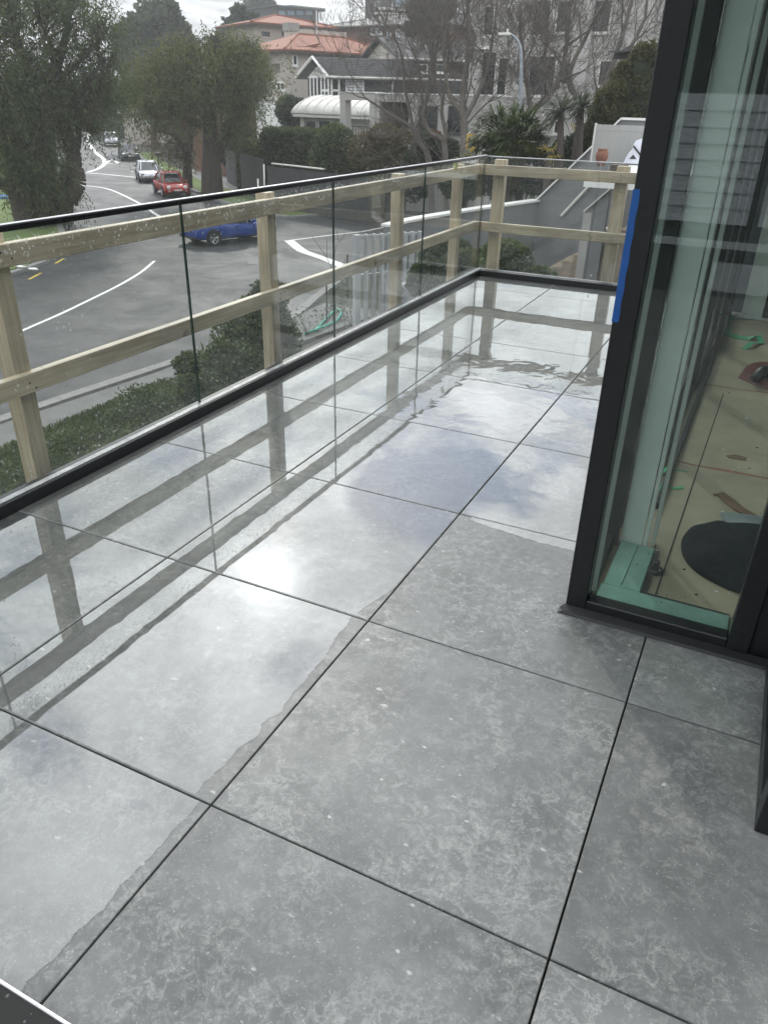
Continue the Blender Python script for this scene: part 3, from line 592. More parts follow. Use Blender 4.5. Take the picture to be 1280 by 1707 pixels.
def spl(pts, n=8):
    p = [np.array(q, float) for q in pts]; o = []
    for i in range(len(p)-1):
        a, b, c, d = p[max(i-1, 0)], p[i], p[i+1], p[min(i+2, len(p)-1)]
        for k in range(n):
            t = k/n; o.append(.5*((2*b)+(-a+c)*t+(2*a-5*b+4*c-d)*t*t+(-a+3*b-3*c+d)*t**3))
    return o+[p[-1]]
def rd(*px): return [onz(u, v, GZ)[:2] for u, v in px]
ML = []
def marking(pts, w, material='paint'):
    ML.append(struct(strip(pts, w, GZ+.005+.0005*(len(ML) % 4), 'road_marking', material)))
marking(spl(rd((20, 560), (45, 548), (100, 524), (150, 500), (200, 475), (235, 454), (258, 435))), .13)
marking(spl(rd((110, 309), (135, 309), (180, 315), (225, 335), (260, 357), (290, 378))), .2)
marking(rd((140, 288), (170, 290), (236, 296.5)), .28)
marking(spl(rd((146, 287), (160, 283), (171, 277), (175, 271), (172, 264), (160, 254), (150, 241), (147, 232), (151, 222), (162, 214), (178, 206))), [.4]*81)
for a, b in (((177, 272.5), (186, 266)), ((186, 266), (198, 271.5)), ((198, 272.5), (177, 273.2))): marking(rd(a, b), .28)
marking(rd((218, 286.5), (236, 285.5)), .25)
marking(rd((482, 401), (520, 396), (560, 391), (605, 386), (640, 379)), .16)
marking(rd((482, 401), (498, 414), (505, 419)), [.5, .5, .5]); marking(rd((505, 419), (540, 431), (578, 446)), [.5, .45, .6])
for a, b in (((49, 466), (69, 455)), ((93, 439), (107, 431))): marking(rd(a, b), .12, 'yellowpaint')
struct(MB().sheet([tuple(p) for p in rd((412, 428), (442, 428), (442, 441), (414, 441))], GZ+.009).build('road_patch', 'apron'))
for pts, nm in ((spl([(-34.5, 45.2+.7), (-31, 43.0+.5), (-26.5, 40.7), (-24, 39.9), (-23.2, 40.6), (-22.2, 43.2), (-21.4, 47), (-18.3, 62)], 5), 0), (spl([(-47, 42.6), (-41, 38.6), (-33.5, 31.9), (-28.5, 27.5), (-26, 24.9), (-24.3, 21.8), (-23.7, 18), (-24.4, 10), (-28, -6)], 5), 1), (spl([(-35.4, 46.6), (-47.5, 57), (-66, 74.5), (-80, 90)], 3), 2), (spl([(-12.0, 6), (-11.9, 10), (-11.3, 16), (-11.2, 20), (-12.2, 24), (-13.4, 30), (-13.5, 36), (-12.2, 46)], 4), 3)):
    struct(strip(pts, .3, GZ+.12, 'kerb', 'concrete', zz=GZ-.05))
# verges, lawn, footpaths
def flat(name, poly, z, material): return struct(MB().prism(poly, GZ-.04, z).build(name, material))
flat('verge', [(-34.6, 46.1), (-31, 43.7), (-26.5, 40.9), (-24.1, 40.1), (-23.4, 40.8), (-22.4, 43.3), (-21.6, 47), (-18.5, 62), (-22, 62), (-24.2, 48), (-27, 45.6), (-31.5, 47.5)], GZ+.10, 'grass')
flat('footpath', [(-31.5, 47.5), (-27, 45.6), (-24.2, 48), (-22, 62), (-23.5, 62), (-25.6, 49.6), (-27.6, 47.6), (-33.5, 51.4), (-47, 62), (-48.5, 60.4), (-40, 53)], GZ+.08, 'concrete')
flat('verge', [(-35.6, 46.9), (-34.6, 46.1), (-31.5, 47.5), (-40, 53), (-48.5, 60.4), (-56, 67.3), (-66, 77), (-66.4, 74.9), (-56.2, 64.8), (-47.6, 57.3)], GZ+.09, 'grass')
flat('verge', [(-26.2, 25), (-28.7, 27.6), (-33.7, 32.1), (-41.2, 38.8), (-52, 47.1), (-66, 58.2), (-70, 54), (-50, 38), (-38, 26), (-31, 10), (-30, -6), (-28.2, -6), (-24.6, 10), (-23.9, 18), (-24.5, 21.7)], GZ+.10, 'grass')
flat('footpath', [(-12.3, -30), (-10.9, -30), (-10.7, 5), (-10.2, 13), (-9.6, 17.5), (-9.0, 22.5), (-11.3, 22.5), (-11.1, 18), (-11.2, 14), (-11.9, 8), (-12.2, 0)], GZ+.09, 'pathconc')
flat('lawn', [(-10.85, -30), (-8, -30), (-8, 13.8), (-10.1, 13.6), (-10.65, 5)], GZ+.07, 'grass')
flat('garden_bed', [(-9.25, 14.2), (-1.2, 12), (-1.2, 30), (-8.9, 30), (-8.95, 22.5), (-9.25, 17.5)], GZ+.10, 'soil')
flat('yard', [(-5.4, 18.6), (10, 12), (12, 34), (-4.6, 27)], GZ+.13, 'conc_dark')
flat('footpath', [(-9.2, 14.3), (-1.2, 12.1), (-1.2, 13.6), (-9.2, 15.4)], GZ+.12, 'pathconc')

# ------------------------------------------------------------------ neighbouring houses
m_('stucco', (0.42, 0.38, 0.34), .85, var=.08, scale=1.5, bump=.1); m_('tileroof', (0.17, 0.052, 0.026), .75, var=.3, scale=3, col2=(0.25, 0.088, 0.046)); m_('shingle', (0.075, 0.075, 0.075), .8, var=.35, scale=5, bump=.5, bscale=12)
m_('charcoal', (0.045, 0.045, 0.047), .75, var=.15); m_('dglass', (0.015, 0.018, 0.02), .12, spec=.6); m_('blind', (0.62, 0.64, 0.66), .7, var=.05); m_('render', (0.40, 0.39, 0.372), .8, var=.08, scale=.8, bump=.08)
m_('brick', (0.16, 0.085, 0.06), .85, var=.3, scale=9); m_('oldroof', (0.20, 0.205, 0.20), .8, var=.3, scale=1.2, col2=(.30, .30, .28)); m_('vault', (0.55, 0.54, 0.50), .6, var=.18, scale=1.2, stretch=(1, 1, .3)); m_('blueglass', (0.22, 0.30, 0.38), .1, spec=.7)
m_('brown_dark', (0.05, 0.035, 0.028), .8); m_('darkwall', (0.19, 0.196, 0.203), .85, var=.10, scale=.7, bump=.08); m_('cream', (0.50, 0.47, 0.42), .8)
class Facade:
    """vertical wall plane through two ground points; s runs from the first to the second, d outwards to the viewer"""
    def __init__(s, p, q):
        s.p = np.array(p[:2], float); s.q = np.array(q[:2], float); s.L = float(np.linalg.norm(s.q-s.p)); s.x = (s.q-s.p)/s.L
        s.n = np.array([s.x[1], -s.x[0]])
        if np.dot(s.n, CAM[:2]-s.p) < 0: s.n = -s.n
    def hit(s, u, v):
        d = ray(u, v); t = np.dot(s.n, s.p-CAM[:2])/np.dot(s.n, d[:2]); P_ = CAM+t*d
        return float(np.dot(P_[:2]-s.p, s.x)), float(P_[2])
    def pt(s, a, d, z): g = s.p+s.x*a+s.n*d; return (g[0], g[1], z)
    def box(s, mb, a0, a1, z0, z1, d0, d1, mi=0):
        if np.cross(s.x, s.n) > 0: a = [(a0, d0), (a1, d0), (a1, d1), (a0, d1)]
        else: a = [(a0, d1), (a1, d1), (a1, d0), (a0, d0)]
        return mb.hexa([s.pt(x, y, z0) for x, y in a]+[s.pt(x, y, z1) for x, y in a], mi)
    def pbox(s, mb, u0, v0, u1, v1, d0, d1, mi=0):
        (a0, z1), (a1, z0) = s.hit(u0, v0), s.hit(u1, v1); return s.box(mb, min(a0, a1), max(a0, a1), min(z0, z1), max(z0, z1), d0, d1, mi)
    def window(s, par, u0, v0, u1, v1, frame='white', pane='dglass', fw_=.08, mull=0, trans=0, sill=True, name='window'):
        (a0, z1), (a1, z0) = s.hit(u0, v0), s.hit(u1, v1); a0, a1 = min(a0, a1), max(a0, a1); z0, z1 = min(z0, z1), max(z0, z1)
        mb = MB(); s.box(mb, a0, a0+fw_, z0, z1, .004, .07); s.box(mb, a1-fw_, a1, z0, z1, .004, .07); s.box(mb, a0+fw_, a1-fw_, z1-fw_, z1, .004, .069); s.box(mb, a0+fw_, a1-fw_, z0, z0+fw_, .004, .069)
        for k in range(mull): x = a0+(a1-a0)*(k+1)/(mull+1); s.box(mb, x-fw_/2, x+fw_/2, z0+fw_, z1-fw_, .004, .066)
        for k in range(trans): z = z0+(z1-z0)*.38; s.box(mb, a0+fw_, a1-fw_, z-fw_/2, z+fw_/2, .0041, .064)
        w = mb.build(name, frame, par)
        s.box(MB(), a0+fw_*.5, a1-fw_*.5, z0+fw_*.5, z1-fw_*.5, .003, .02).build('pane', pane, w).parent = w
        if sill: s.box(MB(), a0-.06, a1+.06, z0-.09, z0-.003, .003, .13).build('sill', frame, w).parent = w
        return w
def pan(par, fac, u0, v0, u1, v1, d0, d1, name, material): return fac.pbox(MB(), u0, v0, u1, v1, d0, d1).build(name, material, par)
def poly_prism(mb, top, thick, mi=0):                 # a sloping slab: polygon of 3-D points, thickened downwards
    n = len(top); v = [tuple(p) for p in top]+[(p[0], p[1], p[2]-thick) for p in top]
    a = sum(np.cross(np.array(top[i][:2]), np.array(top[(i+1) % n][:2])) for i in range(n))
    f = [tuple(range(n)), tuple(reversed(range(n, 2*n)))]+[(i, n+i, n+(i+1) % n, (i+1) % n) for i in range(n)]
    if a < 0: f = [tuple(reversed(q)) for q in f]
    return mb.add(v, f, mi)
def hip(par, fa, fb_depth, z0, zr, over, name='roof', material='tileroof', e0=.35, e1=.35, fascia='brown_dark', base=0.0):
    L = fa.L; D = fb_depth; A = fa.pt(-over, over, z0); B = fa.pt(L+over, over, z0); Cc = fa.pt(L+over, -D-over, z0); Dd = fa.pt(-over, -D-over, z0)
    R0 = fa.pt(D*e0, -D/2, zr); R1 = fa.pt(L-D*e1, -D/2, zr); mb = MB()
    poly_prism(mb, [A, B, R1, R0], .12); poly_prism(mb, [B, Cc, R1], .12); poly_prism(mb, [Cc, Dd, R0, R1], .12); poly_prism(mb, [Dd, A, R0], .12)
    o = mb.build(name, material, par)
    f = MB(); fa.box(f, -over, L+over, z0-.30, z0-.125, over-.1, over+.02); fa.box(f, L+over-.1, L+over+.0, z0-.30, z0-.125, -D-over, over-.105); fa.box(f, -over, -over+.1, z0-.30, z0-.125, -D-over, over-.105)
    f.build('fascia', fascia, par)
    rc = MB(); rc.tube([A, R0], .13, 6); rc.tube([B, R1], .13, 6); rc.tube([R0, R1], .13, 6); rc.build('ridge_cap', material, par)
    return o
# --- orange tiled stucco house (long wing with balcony, upper block behind)
b1 = thing('stucco_house', 'beige stucco house with orange tiled hip roofs and a square chimney', 'house', (*at(560, 165, 88)[:2], GZ))
FA = Facade(at(481, 150, 84), at(668, 150, 92)); zE = FA.hit(560, 87)[1]; zR = FA.hit(560, 64)[1]+.45
FA.box(MB(), 0, FA.L, GZ, zE-.12, -9, 0).build('wall', 'stucco', b1)
hip(b1, FA, 9, zE, zR, .7, e0=.45, e1=.5)
FL = Facade(at(440, 150, 87), at(480, 150, 84.3))
FL.box(MB(), -1.2, FL.L-.05, GZ, FL.hit(460, 122)[1], -6, -.05).build('wall', 'stucco', b1)
FL.box(MB(), -1.2, FL.L-.1, FL.hit(460, 122)[1], FL.hit(460, 88)[1], -6, -1.6).build('recessed_wall', 'stucco', b1)
poly_prism(MB(), [FL.pt(-1.6, .5, FL.hit(450, 86)[1]), FL.pt(FL.L+.1, .5, FL.hit(450, 86)[1]), FL.pt(FL.L+.4, -4, FL.hit(450, 68)[1]), FL.pt(-1.6, -4, FL.hit(450, 68)[1])], .14).build('porch_roof', 'tileroof', b1)
MB().tube([FL.pt(FL.L, .12, GZ), FL.pt(FL.L, .12, zE-.3)], .09, 8).build('downpipe', 'stucco', b1)
FLr = Facade(FL.pt(0, -1.55, 0), FL.pt(FL.L, -1.55, 0))
FLr.window(b1, 466, 91, 474, 121, mull=1, fw_=.12); FL.window(b1, 461, 136, 476, 151, mull=1, fw_=.12); FLr.window(b1, 447, 90, 452, 108, fw_=.1)
bal_ = MB()
a0 = FL.hit(442, 110)[0]; a1_ = FL.L-.15; zb0, zb1 = FL.hit(460, 122)[1], FL.hit(460, 107)[1]
for k in range(24): x = a0+(a1_-a0)*k/23; FL.box(bal_, x-.015, x+.015, zb0, zb1, -.1, -.07)
FL.box(bal_, a0, a1_, zb1, zb1+.05, -.11, -.06); bal_.build('balcony_railing', 'charcoal', b1)
FA.window(b1, 487, 90, 496, 110, fw_=.12); 
FU = Facade(at(428, 100, 100), at(548, 100, 104)); zU = FU.hit(480, 41)[1]
FU.box(MB(), 0, FU.L, GZ, zU-.12, -9, 0).build('upper_block', 'stucco', b1); hip(b1, FU, 9, zU, FU.hit(490, 29)[1]+.45, .8, name='upper_roof', e0=.5, e1=.45)
for w in ((468, 50, 477, 63), (479, 51, 483, 63), (499, 51, 507, 59)): FU.window(b1, *w, fw_=.12, frame='stucco')
FU.window(b1, 433, 49, 452, 64, fw_=.15, frame='stucco', sill=False)
FX = Facade(at(506, 60, 98), at(578, 60, 101)); FX.box(MB(), 0, FX.L, GZ, FX.hit(540, 51)[1], -6, 0).build('parapet_wall', 'stucco', b1)
FC = Facade(at(482, 60, 95), at(494, 60, 95.5)); FC.box(MB(), 0, FC.L, 2, FC.hit(488, 52)[1], -1, 0).build('chimney', 'stucco', b1)
FC.box(MB(), -.1, FC.L+.35, FC.hit(488, 51.6)[1], FC.hit(488, 38)[1], -1.1, .1).build('chimney_cap', 'oldroof', b1)
MB().tube([FA.pt(6, -4, zR-.6), FA.pt(6, -4, zR+2.1)], .05, 6).build('vent_pipe', 'white', b1)
# --- dark weatherboard house with shingle roof and white gable
b2 = thing('shingle_house', 'charcoal weatherboard house with grey shingle roof and white front gable', 'house', (*at(600, 165, 70)[:2], GZ))
FB = Facade(at(552, 150, 70), at(690, 150, 70.2)); ze = FB.hit(610, 124)[1]
FB.box(MB(), 0, FB.L, GZ, ze-.1, -5, 0).build('wall', 'charcoal', b2)
FG = Facade(at(512, 150, 72.5), at(550, 150, 70)); zg = FG.hit(522, 97)[1]
zrg = FG.hit(522, 95.5)[1]
Am = FG.pt(FG.L*.48, .5, zrg); A0 = FG.pt(-.9, .5, ze-.25); A1 = FG.pt(FG.L+.45, .5, ze-.25)
bd = FB.x*(FB.L+1.2)
def sh(p, k=1.0): return (p[0]+bd[0]*k, p[1]+bd[1]*k, p[2])
rf = MB(); poly_prism(rf, [A1, sh(A1), sh(Am), Am], .16); poly_prism(rf, [Am, sh(Am), sh(A0), A0], .16); rf.build('roof', 'shingle', b2)
rows = MB()
for k in range(1, 12):
    t = k/12; p = np.array(A1)*(1-t)+np.array(Am)*t; rows.tube([(p[0], p[1], p[2]+.0), sh((p[0], p[1], p[2]+.0))], .035, 4)
rows.build('shingle_course', 'shingle', b2, kind='stuff')
gm = MB(); w0, w1, wm = FG.pt(.0, -.05, ze-.3), FG.pt(FG.L-.05, -.05, ze-.3), FG.pt(FG.L*.48, -.05, zrg-.55)
gm.add([w0, w1, wm, *[(p[0]+bd[0]*.03, p[1]+bd[1]*.03, p[2]) for p in (w0, w1, wm)]], [(0, 1, 2), (3, 5, 4), (0, 3, 4, 1), (1, 4, 5, 2), (2, 5, 3, 0)]); gm.build('gable_wall', 'offwhite', b2)
bgb = MB(); bgb.tube([A0, Am], .12, 4); bgb.tube([Am, A1], .12, 4); bgb.build('barge_board', 'white', b2)
gt = MB(); gt.tube([A1, sh(A1)], .10, 6); gt.build('gutter', 'offwhite', b2)
FG.box(MB(), 0, FG.L-.02, GZ, ze-.31, -.4, -.1).build('end_wall', 'charcoal', b2)
FG.window(b2, 517, 127, 531, 166, mull=1, fw_=.13); FG.window(b2, 535, 126, 549.5, 166, mull=1, trans=1, fw_=.16)
FB.window(b2, 551, 126, 567, 166, mull=0, trans=1, fw_=.16); FB.window(b2, 576, 128, 607, 160, mull=1, fw_=.1, pane='blind')
MB().tube([FB.pt(*[FB.hit(657, 130)[0], .15, ze-.2]), FB.pt(FB.hit(654, 130)[0], .12, ze-.8), FB.pt(FB.hit(654, 130)[0], .12, ze-3.4)], .08, 6).build('downpipe', 'white', b2)
bdw = MB()
for k in range(26): FB.box(bdw, .02, FB.L, ze-.35-.2*k, ze-.35-.2*k+.03, .001, .022)
bdw.build('weatherboards', 'charcoal', b2, kind='stuff')
# --- second dark gable roofed house on its right
b3 = thing('weathered_house', 'grey roofed two storey house half hidden by the leafless trees', 'house', (*at(740, 165, 76)[:2], GZ))
FD = Facade(at(668, 150, 76), at(790, 150, 80)); zd = FD.hit(720, 100)[1]
FD.box(MB(), 0, FD.L, GZ, zd-.1, -7, 0).build('wall', 'brown_dark', b3)
a, b = FD.pt(-.6, .5, zd), FD.pt(FD.L+.6, .5, zd); r_, r2_ = FD.pt(-.6, -3.5, FD.hit(700, 75)[1]+.7), FD.pt(FD.L+.6, -3.5, FD.hit(700, 75)[1]+.7); c1_, c2_ = FD.pt(-.6, -7.5, zd), FD.pt(FD.L+.6, -7.5, zd)
mb = MB(); poly_prism(mb, [a, b, r2_, r_], .16); poly_prism(mb, [r_, r2_, c2_, c1_], .16); mb.build('roof', 'shingle', b3)
MB().add([FD.pt(-.02, 0, zd-.12), FD.pt(-.02, -7, zd-.12), FD.pt(-.02, -3.5, FD.hit(700, 75)[1]+.5), FD.pt(.1, 0, zd-.12), FD.pt(.1, -7, zd-.12), FD.pt(.1, -3.5, FD.hit(700, 75)[1]+.5)], [(0, 1, 2), (3, 5, 4), (0, 3, 4, 1), (1, 4, 5, 2), (2, 5, 3, 0)]).build('gable_wall', 'cream', b3)
MB().tube([a, b], .1, 6).build('gutter', 'offwhite', b3)
for w in ((690, 106, 712, 122), (725, 106, 745, 122)): FD.window(b3, *w, fw_=.1)
FD.box(MB(), 1, FD.L, FD.hit(720, 134)[1], FD.hit(720, 131)[1], .01, 1.5).build('balcony_slab', 'offwhite', b3)
FD.box(MB(), 1, FD.L, FD.hit(720, 156)[1], FD.hit(720, 134)[1], .01, 1.4).build('lower_panel', 'charcoal', b3)
# --- concrete pergola / white flat roofed pavilion with vaulted roof
b4 = thing('vaulted_pavilion', 'pale pavilion with ribbed barrel vault roof and glazed front', 'pavilion', (*at(560, 220, 62)[:2], GZ))
FV = Facade(at(502, 210, 63), at(632, 210, 59)); z0v = FV.hit(560, 190.5)[1]; z1v = FV.hit(540, 168)[1]
FV.box(MB(), 0, FV.L, GZ, z0v-.2, -3.2, -.35).build('wall', 'offwhite', b4)
vv = MB(); n = 14; vs = []
for k in range(n+1):
    t = math.pi*.5*k/n; d_ = .5-3.2*(1-math.cos(t)) if False else .55-3.4*math.sin(t*0+t)*0-3.4*(1-math.cos(t)); z_ = z0v+(z1v-z0v+.35)*math.sin(t)
    for a_ in (-.5, FV.L+.3): vs.append(FV.pt(a_+(.55*math.sin(t) if a_ < 0 else 0), d_, z_))
    for a_ in (-.5, FV.L+.3): vs.append(FV.pt(a_+(.55*math.sin(t) if a_ < 0 else 0), d_-.06, z_-.08))
f = []
for k in range(n): a_ = 4*k; f += [(a_, a_+1, a_+5, a_+4), (a_+2, a_+6, a_+7, a_+3), (a_, a_+4, a_+6, a_+2), (a_+1, a_+3, a_+7, a_+5)]
f += [(0, 2, 3, 1), (4*n, 4*n+1, 4*n+3, 4*n+2)]
vv.add(vs, f).build('vault_roof', 'vault', b4, smooth=False)
rb = MB()
for k in range(0, 9):
    a_ = FV.L*k/8.5; pts = []
    for j in range(9): t = math.pi*.5*j/8; pts.append(FV.pt(a_, .56-3.4*(1-math.cos(t)), z0v+.02+(z1v-z0v+.35)*math.sin(t)))
    rb.tube(pts, .035, 5)
rb.build('roof_ribs', 'vault', b4, kind='stuff')
FV.box(MB(), -.35, FV.L+.3, z0v-.24, z0v-.09, -.3, .5).build('fascia', 'offwhite', b4)
FVg = Facade(FV.pt(0, -.34, 0), FV.pt(FV.L, -.34, 0))
for w in ((507, 199, 529, 224), (531, 199, 553, 224), (555, 199, 566, 224)): FVg.window(b4, *w, fw_=.1, sill=False)
FV.box(MB(), -.05, .3, GZ, z0v-.25, -.33, .05).build('column', 'offwhite', b4)
b5 = thing('concrete_pergola', 'pale concrete post and beam frame standing before the vaulted pavilion', 'pergola', (*at(600, 230, 55)[:2], GZ))
FP = Facade(at(566, 210, 56), at(625, 210, 53)); zp0, zp1 = FP.hit(590, 167)[1], FP.hit(590, 154.5)[1]
FP.box(MB(), 0, FP.L, zp0, zp1, -.5, 0).build('beam', 'render', b5)
FP.box(MB(), .02, .62, GZ, zp0-.003, -.48, -.02).build('column', 'render', b5)
FP.box(MB(), FP.L-.6, FP.L-.02, GZ, zp0-.003, -.48, -.02).build('column', 'render', b5)
FP.box(MB(), -.05, FP.L+.05, zp1+.002, zp1+.06, -.55, .05).build('capping', 'white', b5)
FR = Facade(at(571, 195, 57.5), at(622, 195, 55)); rl = MB(); zt = FR.hit(590, 211)[1]
for k in range(12): FR.box(rl, FR.L*k/11-.02, FR.L*k/11+.02, zt-1.1, zt, 0, .04)
FR.box(rl, -.02, FR.L+.02, zt+.002, zt+.05, -.01, .05); rl.build('railing', 'charcoal', b5)
# garage front to its right
b6 = thing('rendered_garage', 'pale rendered street front with a dark open garage beside the pergola', 'garage', (*at(680, 240, 52)[:2], GZ))
FQ = Facade(at(626, 210, 53), at(800, 210, 50)); zq0, zq1 = FQ.hit(660, 170)[1], FQ.hit(660, 157)[1]
aA, aB = FQ.hit(633, 200)[0], FQ.hit(681, 200)[0]
FQ.box(MB(), 0.02, FQ.L, zq0, zq1, -6, 0).build('beam', 'render', b6)
FQ.box(MB(), .02, aA, GZ, zq0-.002, -6, -.01).build('wall', 'render', b6); FQ.box(MB(), aB, FQ.L, GZ, zq0-.002, -6, -.01).build('wall', 'render', b6)
FQ.box(MB(), aA+.002, aB-.002, GZ, zq0-.002, -6, -2.0).build('garage_door', 'brown_dark', b6)
FQ.box(MB(), -.02, FQ.L+.04, zq1+.002, zq1+.07, -6.05, .05).build('capping', 'white', b6)
FQ2 = Facade(FQ.pt(0, -.008, 0), FQ.pt(FQ.L, -.008, 0))
FQ2.window(b6, 699, 176, 728, 222, fw_=.07, frame='charcoal', mull=1, trans=1); FQ2.window(b6, 748, 176, 776, 223, fw_=.07, frame='charcoal')
for w in ((699, 222.6, 728, 224.2), (748, 223.6, 776, 225.2)): pan(b6, FQ, *w, -.004, .12, 'sill', 'white')
# --- big pale apartment block behind the bare trees
b7 = thing('apartment_block', 'large pale grey rendered apartment block behind the leafless trees', 'apartment block', (*at(880, 200, 58)[:2], GZ))
FK = Facade(at(778, 200, 60), at(1120, 200, 55)); ztop = FK.hit(900, -30)[1]
FK.box(MB(), 0, FK.L, GZ, ztop, -12, 0).build('wall', 'render', b7)
FK.box(MB(), -.05, FK.L+.1, FK.hit(900, 168)[1]-.12, FK.hit(900, 168)[1]+.12, .003, .12).build('string_course', 'render', b7)
for w in ((804, 85, 824, 160), (831, 95, 843, 160), (884, 92, 922, 161), (938, 97, 952, 142), (1000, 100, 1018, 144), (800, 10, 822, 60), (884, 0, 915, 60), (930, 0, 950, 55), (985, 0, 1015, 55), (1040, 92, 1062, 140), (924, 200, 940, 224), (848, 180, 872, 224)): FK.window(b7, *w, fw_=.08, frame='offwhite')
for a0, a1_ in ((793, 799), (872, 878), (967, 973)): pan(b7, FK, a0, -20, a1_, 165, .003, .25, 'pilaster', 'render')
pan(b7, FK, 790, 78, 825, 83, .01, .9, 'balcony_slab', 'white')
# --- brick house with old grey hip roof, modern glass buildings on the skyline
b8 = thing('brick_house', 'brown brick house under a lichened grey hip roof on the hill', 'house', (*at(630, 100, 115)[:2], GZ))
FH = Facade(at(553, 80, 122), at(745, 80, 112)); zh = FH.hit(640, 42)[1]
FH.box(MB(), 0, FH.L, GZ, zh-.1, -12, 0).build('wall', 'brick', b8); hip(b8, FH, 12, zh, FH.hit(630, 26)[1]+.6, .9, material='oldroof', e0=.5, e1=.5)
FH.window(b8, 618, 46, 637, 58, fw_=.15, mull=1, pane='blueglass'); FH.window(b8, 645, 47, 652, 65, fw_=.15, pane='blueglass'); FH.window(b8, 660, 48, 697, 63, fw_=.2, pane='blind')
b9 = thing('glass_villa', 'flat roofed glass fronted house on the skyline beside the conifer', 'house', (*at(490, 60, 170)[:2], GZ))
FM = Facade(at(462, 40, 170), at(531, 40, 175)); FM.box(MB(), 0, FM.L, GZ, FM.hit(490, 14)[1], -12, 0).build('wall', 'charcoal', b9)
FM.box(MB(), -1, FM.L+.8, FM.hit(490, 14)[1]+.01, FM.hit(490, 11.5)[1], -12.5, 1).build('roof', 'charcoal', b9)
for k in range(4): FM.window(b9, 463+15*k, 15.5, 477+15*k, 27, fw_=.15, frame='charcoal', pane='blueglass', sill=False)
FM2 = Facade(FM.pt(5, -3, 0), FM.pt(13, -3, 0)); FM2.box(MB(), 0, FM2.L, FM.hit(490, 11)[1], FM.hit(490, 5)[1], -5, 0).build('roof_plant', 'oldroof', b9)
FMe = Facade(at(531.2, 40, 175), at(537.5, 40, 180)); FMe.window(b9, 532, 18, 536, 36, fw_=.15, frame='white', pane='dglass', sill=False)
b10 = thing('glass_tower', 'modern glass apartment tower with white balcony slabs on the skyline', 'tower', (*at(690, 60, 150)[:2], GZ))
FT = Facade(at(651, 40, 150), at(760, 40, 155)); FT.box(MB(), 0, FT.L, GZ, FT.hit(690, -40)[1], -12, 0).build('wall', 'charcoal', b10)
for w in ((653, -14, 674, 12), (653, 28, 674, 33)): FT.window(b10, *w, fw_=.15, frame='alu', pane='blueglass', sill=False)
for w in ((700, -14, 726, 8), (728, -14, 756, 8)): FT.window(b10, *w, fw_=.15, frame='alu', pane='blueglass', sill=False)
for v_ in (16, 24): FT.box(MB(), -3, 3.2, FT.hit(665, v_+4)[1], FT.hit(665, v_)[1], .01, 2.2).build('balcony_slab', 'offwhite', b10)
FT.box(MB(), -3, -2.94, FT.hit(665, 16)[1], FT.hit(665, 6)[1], .01, 2.2).build('balcony_glass', 'glass', b10)
# --- white shed at the foot of the stucco house
b11 = thing('white_shed', 'small white flat roofed outbuilding with a blue grey door', 'shed', (*at(445, 210, 72)[:2], GZ))
FS = Facade(at(427, 190, 73), at(470, 190, 71)); FS.box(MB(), 0, FS.L, GZ, FS.hit(445, 166)[1], -4, 0).build('wall', 'white', b11)
FS.box(MB(), -.15, FS.L+.1, FS.hit(445, 166)[1]+.005, FS.hit(445, 163)[1]+.05, -4.1, .2).build('roof', 'offwhite', b11); pan(b11, FS, 431, 171, 443, 203, .004, .05, 'door', 'blind')
# --- houses far down the road, between the two pepper trees
b12 = thing('low_white_house', 'low white house glimpsed under the trees far down the road', 'house', (*at(235, 210, 120)[:2], GZ))
FW = Facade(at(205, 200, 122), at(268, 200, 118)); zw = FW.hit(235, 190)[1]; FW.box(MB(), 0, FW.L, GZ, zw, -8, 0).build('wall', 'stucco', b12); hip(b12, FW, 8, zw+.1, zw+2.2, .5, material='oldroof')
FW.window(b12, 222, 196, 232, 208, fw_=.15); FW.window(b12, 243, 196, 253, 208, fw_=.15)
b13 = thing('brown_house', 'brown house with dark window behind the right hand pepper tree', 'house', (*at(340, 230, 75)[:2], GZ))
FY = Facade(at(318, 210, 78), at(384, 210, 74)); FY.box(MB(), 0, FY.L, GZ, FY.hit(350, 174)[1], -7, 0).build('wall', 'brick', b13); FY.box(MB(), -.4, FY.L+.4, FY.hit(350, 174)[1]+.005, FY.hit(350, 170)[1]+.03, -7.3, .4).build('roof', 'oldroof', b13)
FY.window(b13, 361, 178, 369, 219, frame='white', fw_=.12); FY.window(b13, 371, 178, 379, 219, frame='white', fw_=.12); FY.window(b13, 331, 190, 345, 205, fw_=.1)
# --- grey retaining wall and stairs of the next door garden
nw = thing('retaining_wall', 'dark grey rendered boundary wall with white coping climbing beside the garden stairs', 'wall', (-5.5, 21, GZ))
k_ = 2.63/4.93
zc = -1.0
wp = [onz(u, v, zc) for u, v in ((645, 374), (672, 366.5), (707, 360), (800, 345), (895, 332))]
def wallrun(pts, thick, zb, cop, par, wname='wall', mm_='darkwall', cm='white', cw=.12):
    for i in range(len(pts)-1):
        p, q = np.array(pts[i], float), np.array(pts[i+1], float); d = (q-p)[:2]/np.linalg.norm((q-p)[:2]); n = np.array([-d[1], d[0]])
        def quad(w, za, zb_, e=0.0):
            a, b = p[:2]-d*e, q[:2]+d*e
            return [(*(a-n*w/2), za[0]), (*(b-n*w/2), za[1]), (*(b+n*w/2), za[1]), (*(a+n*w/2), za[0]), (*(a-n*w/2), zb_[0]), (*(b-n*w/2), zb_[1]), (*(b+n*w/2), zb_[1]), (*(a+n*w/2), zb_[0])]
        MB().hexa(quad(thick, (zb, zb), (p[2]-.06, q[2]-.06))).build(wname, mm_, par)
        if cop: MB().hexa(quad(thick+cw, (p[2]-.057, q[2]-.057), (p[2], q[2]))).build('coping', cm, par)
wallrun(wp, .2, GZ, True, nw)
yS = wp[-1][1]
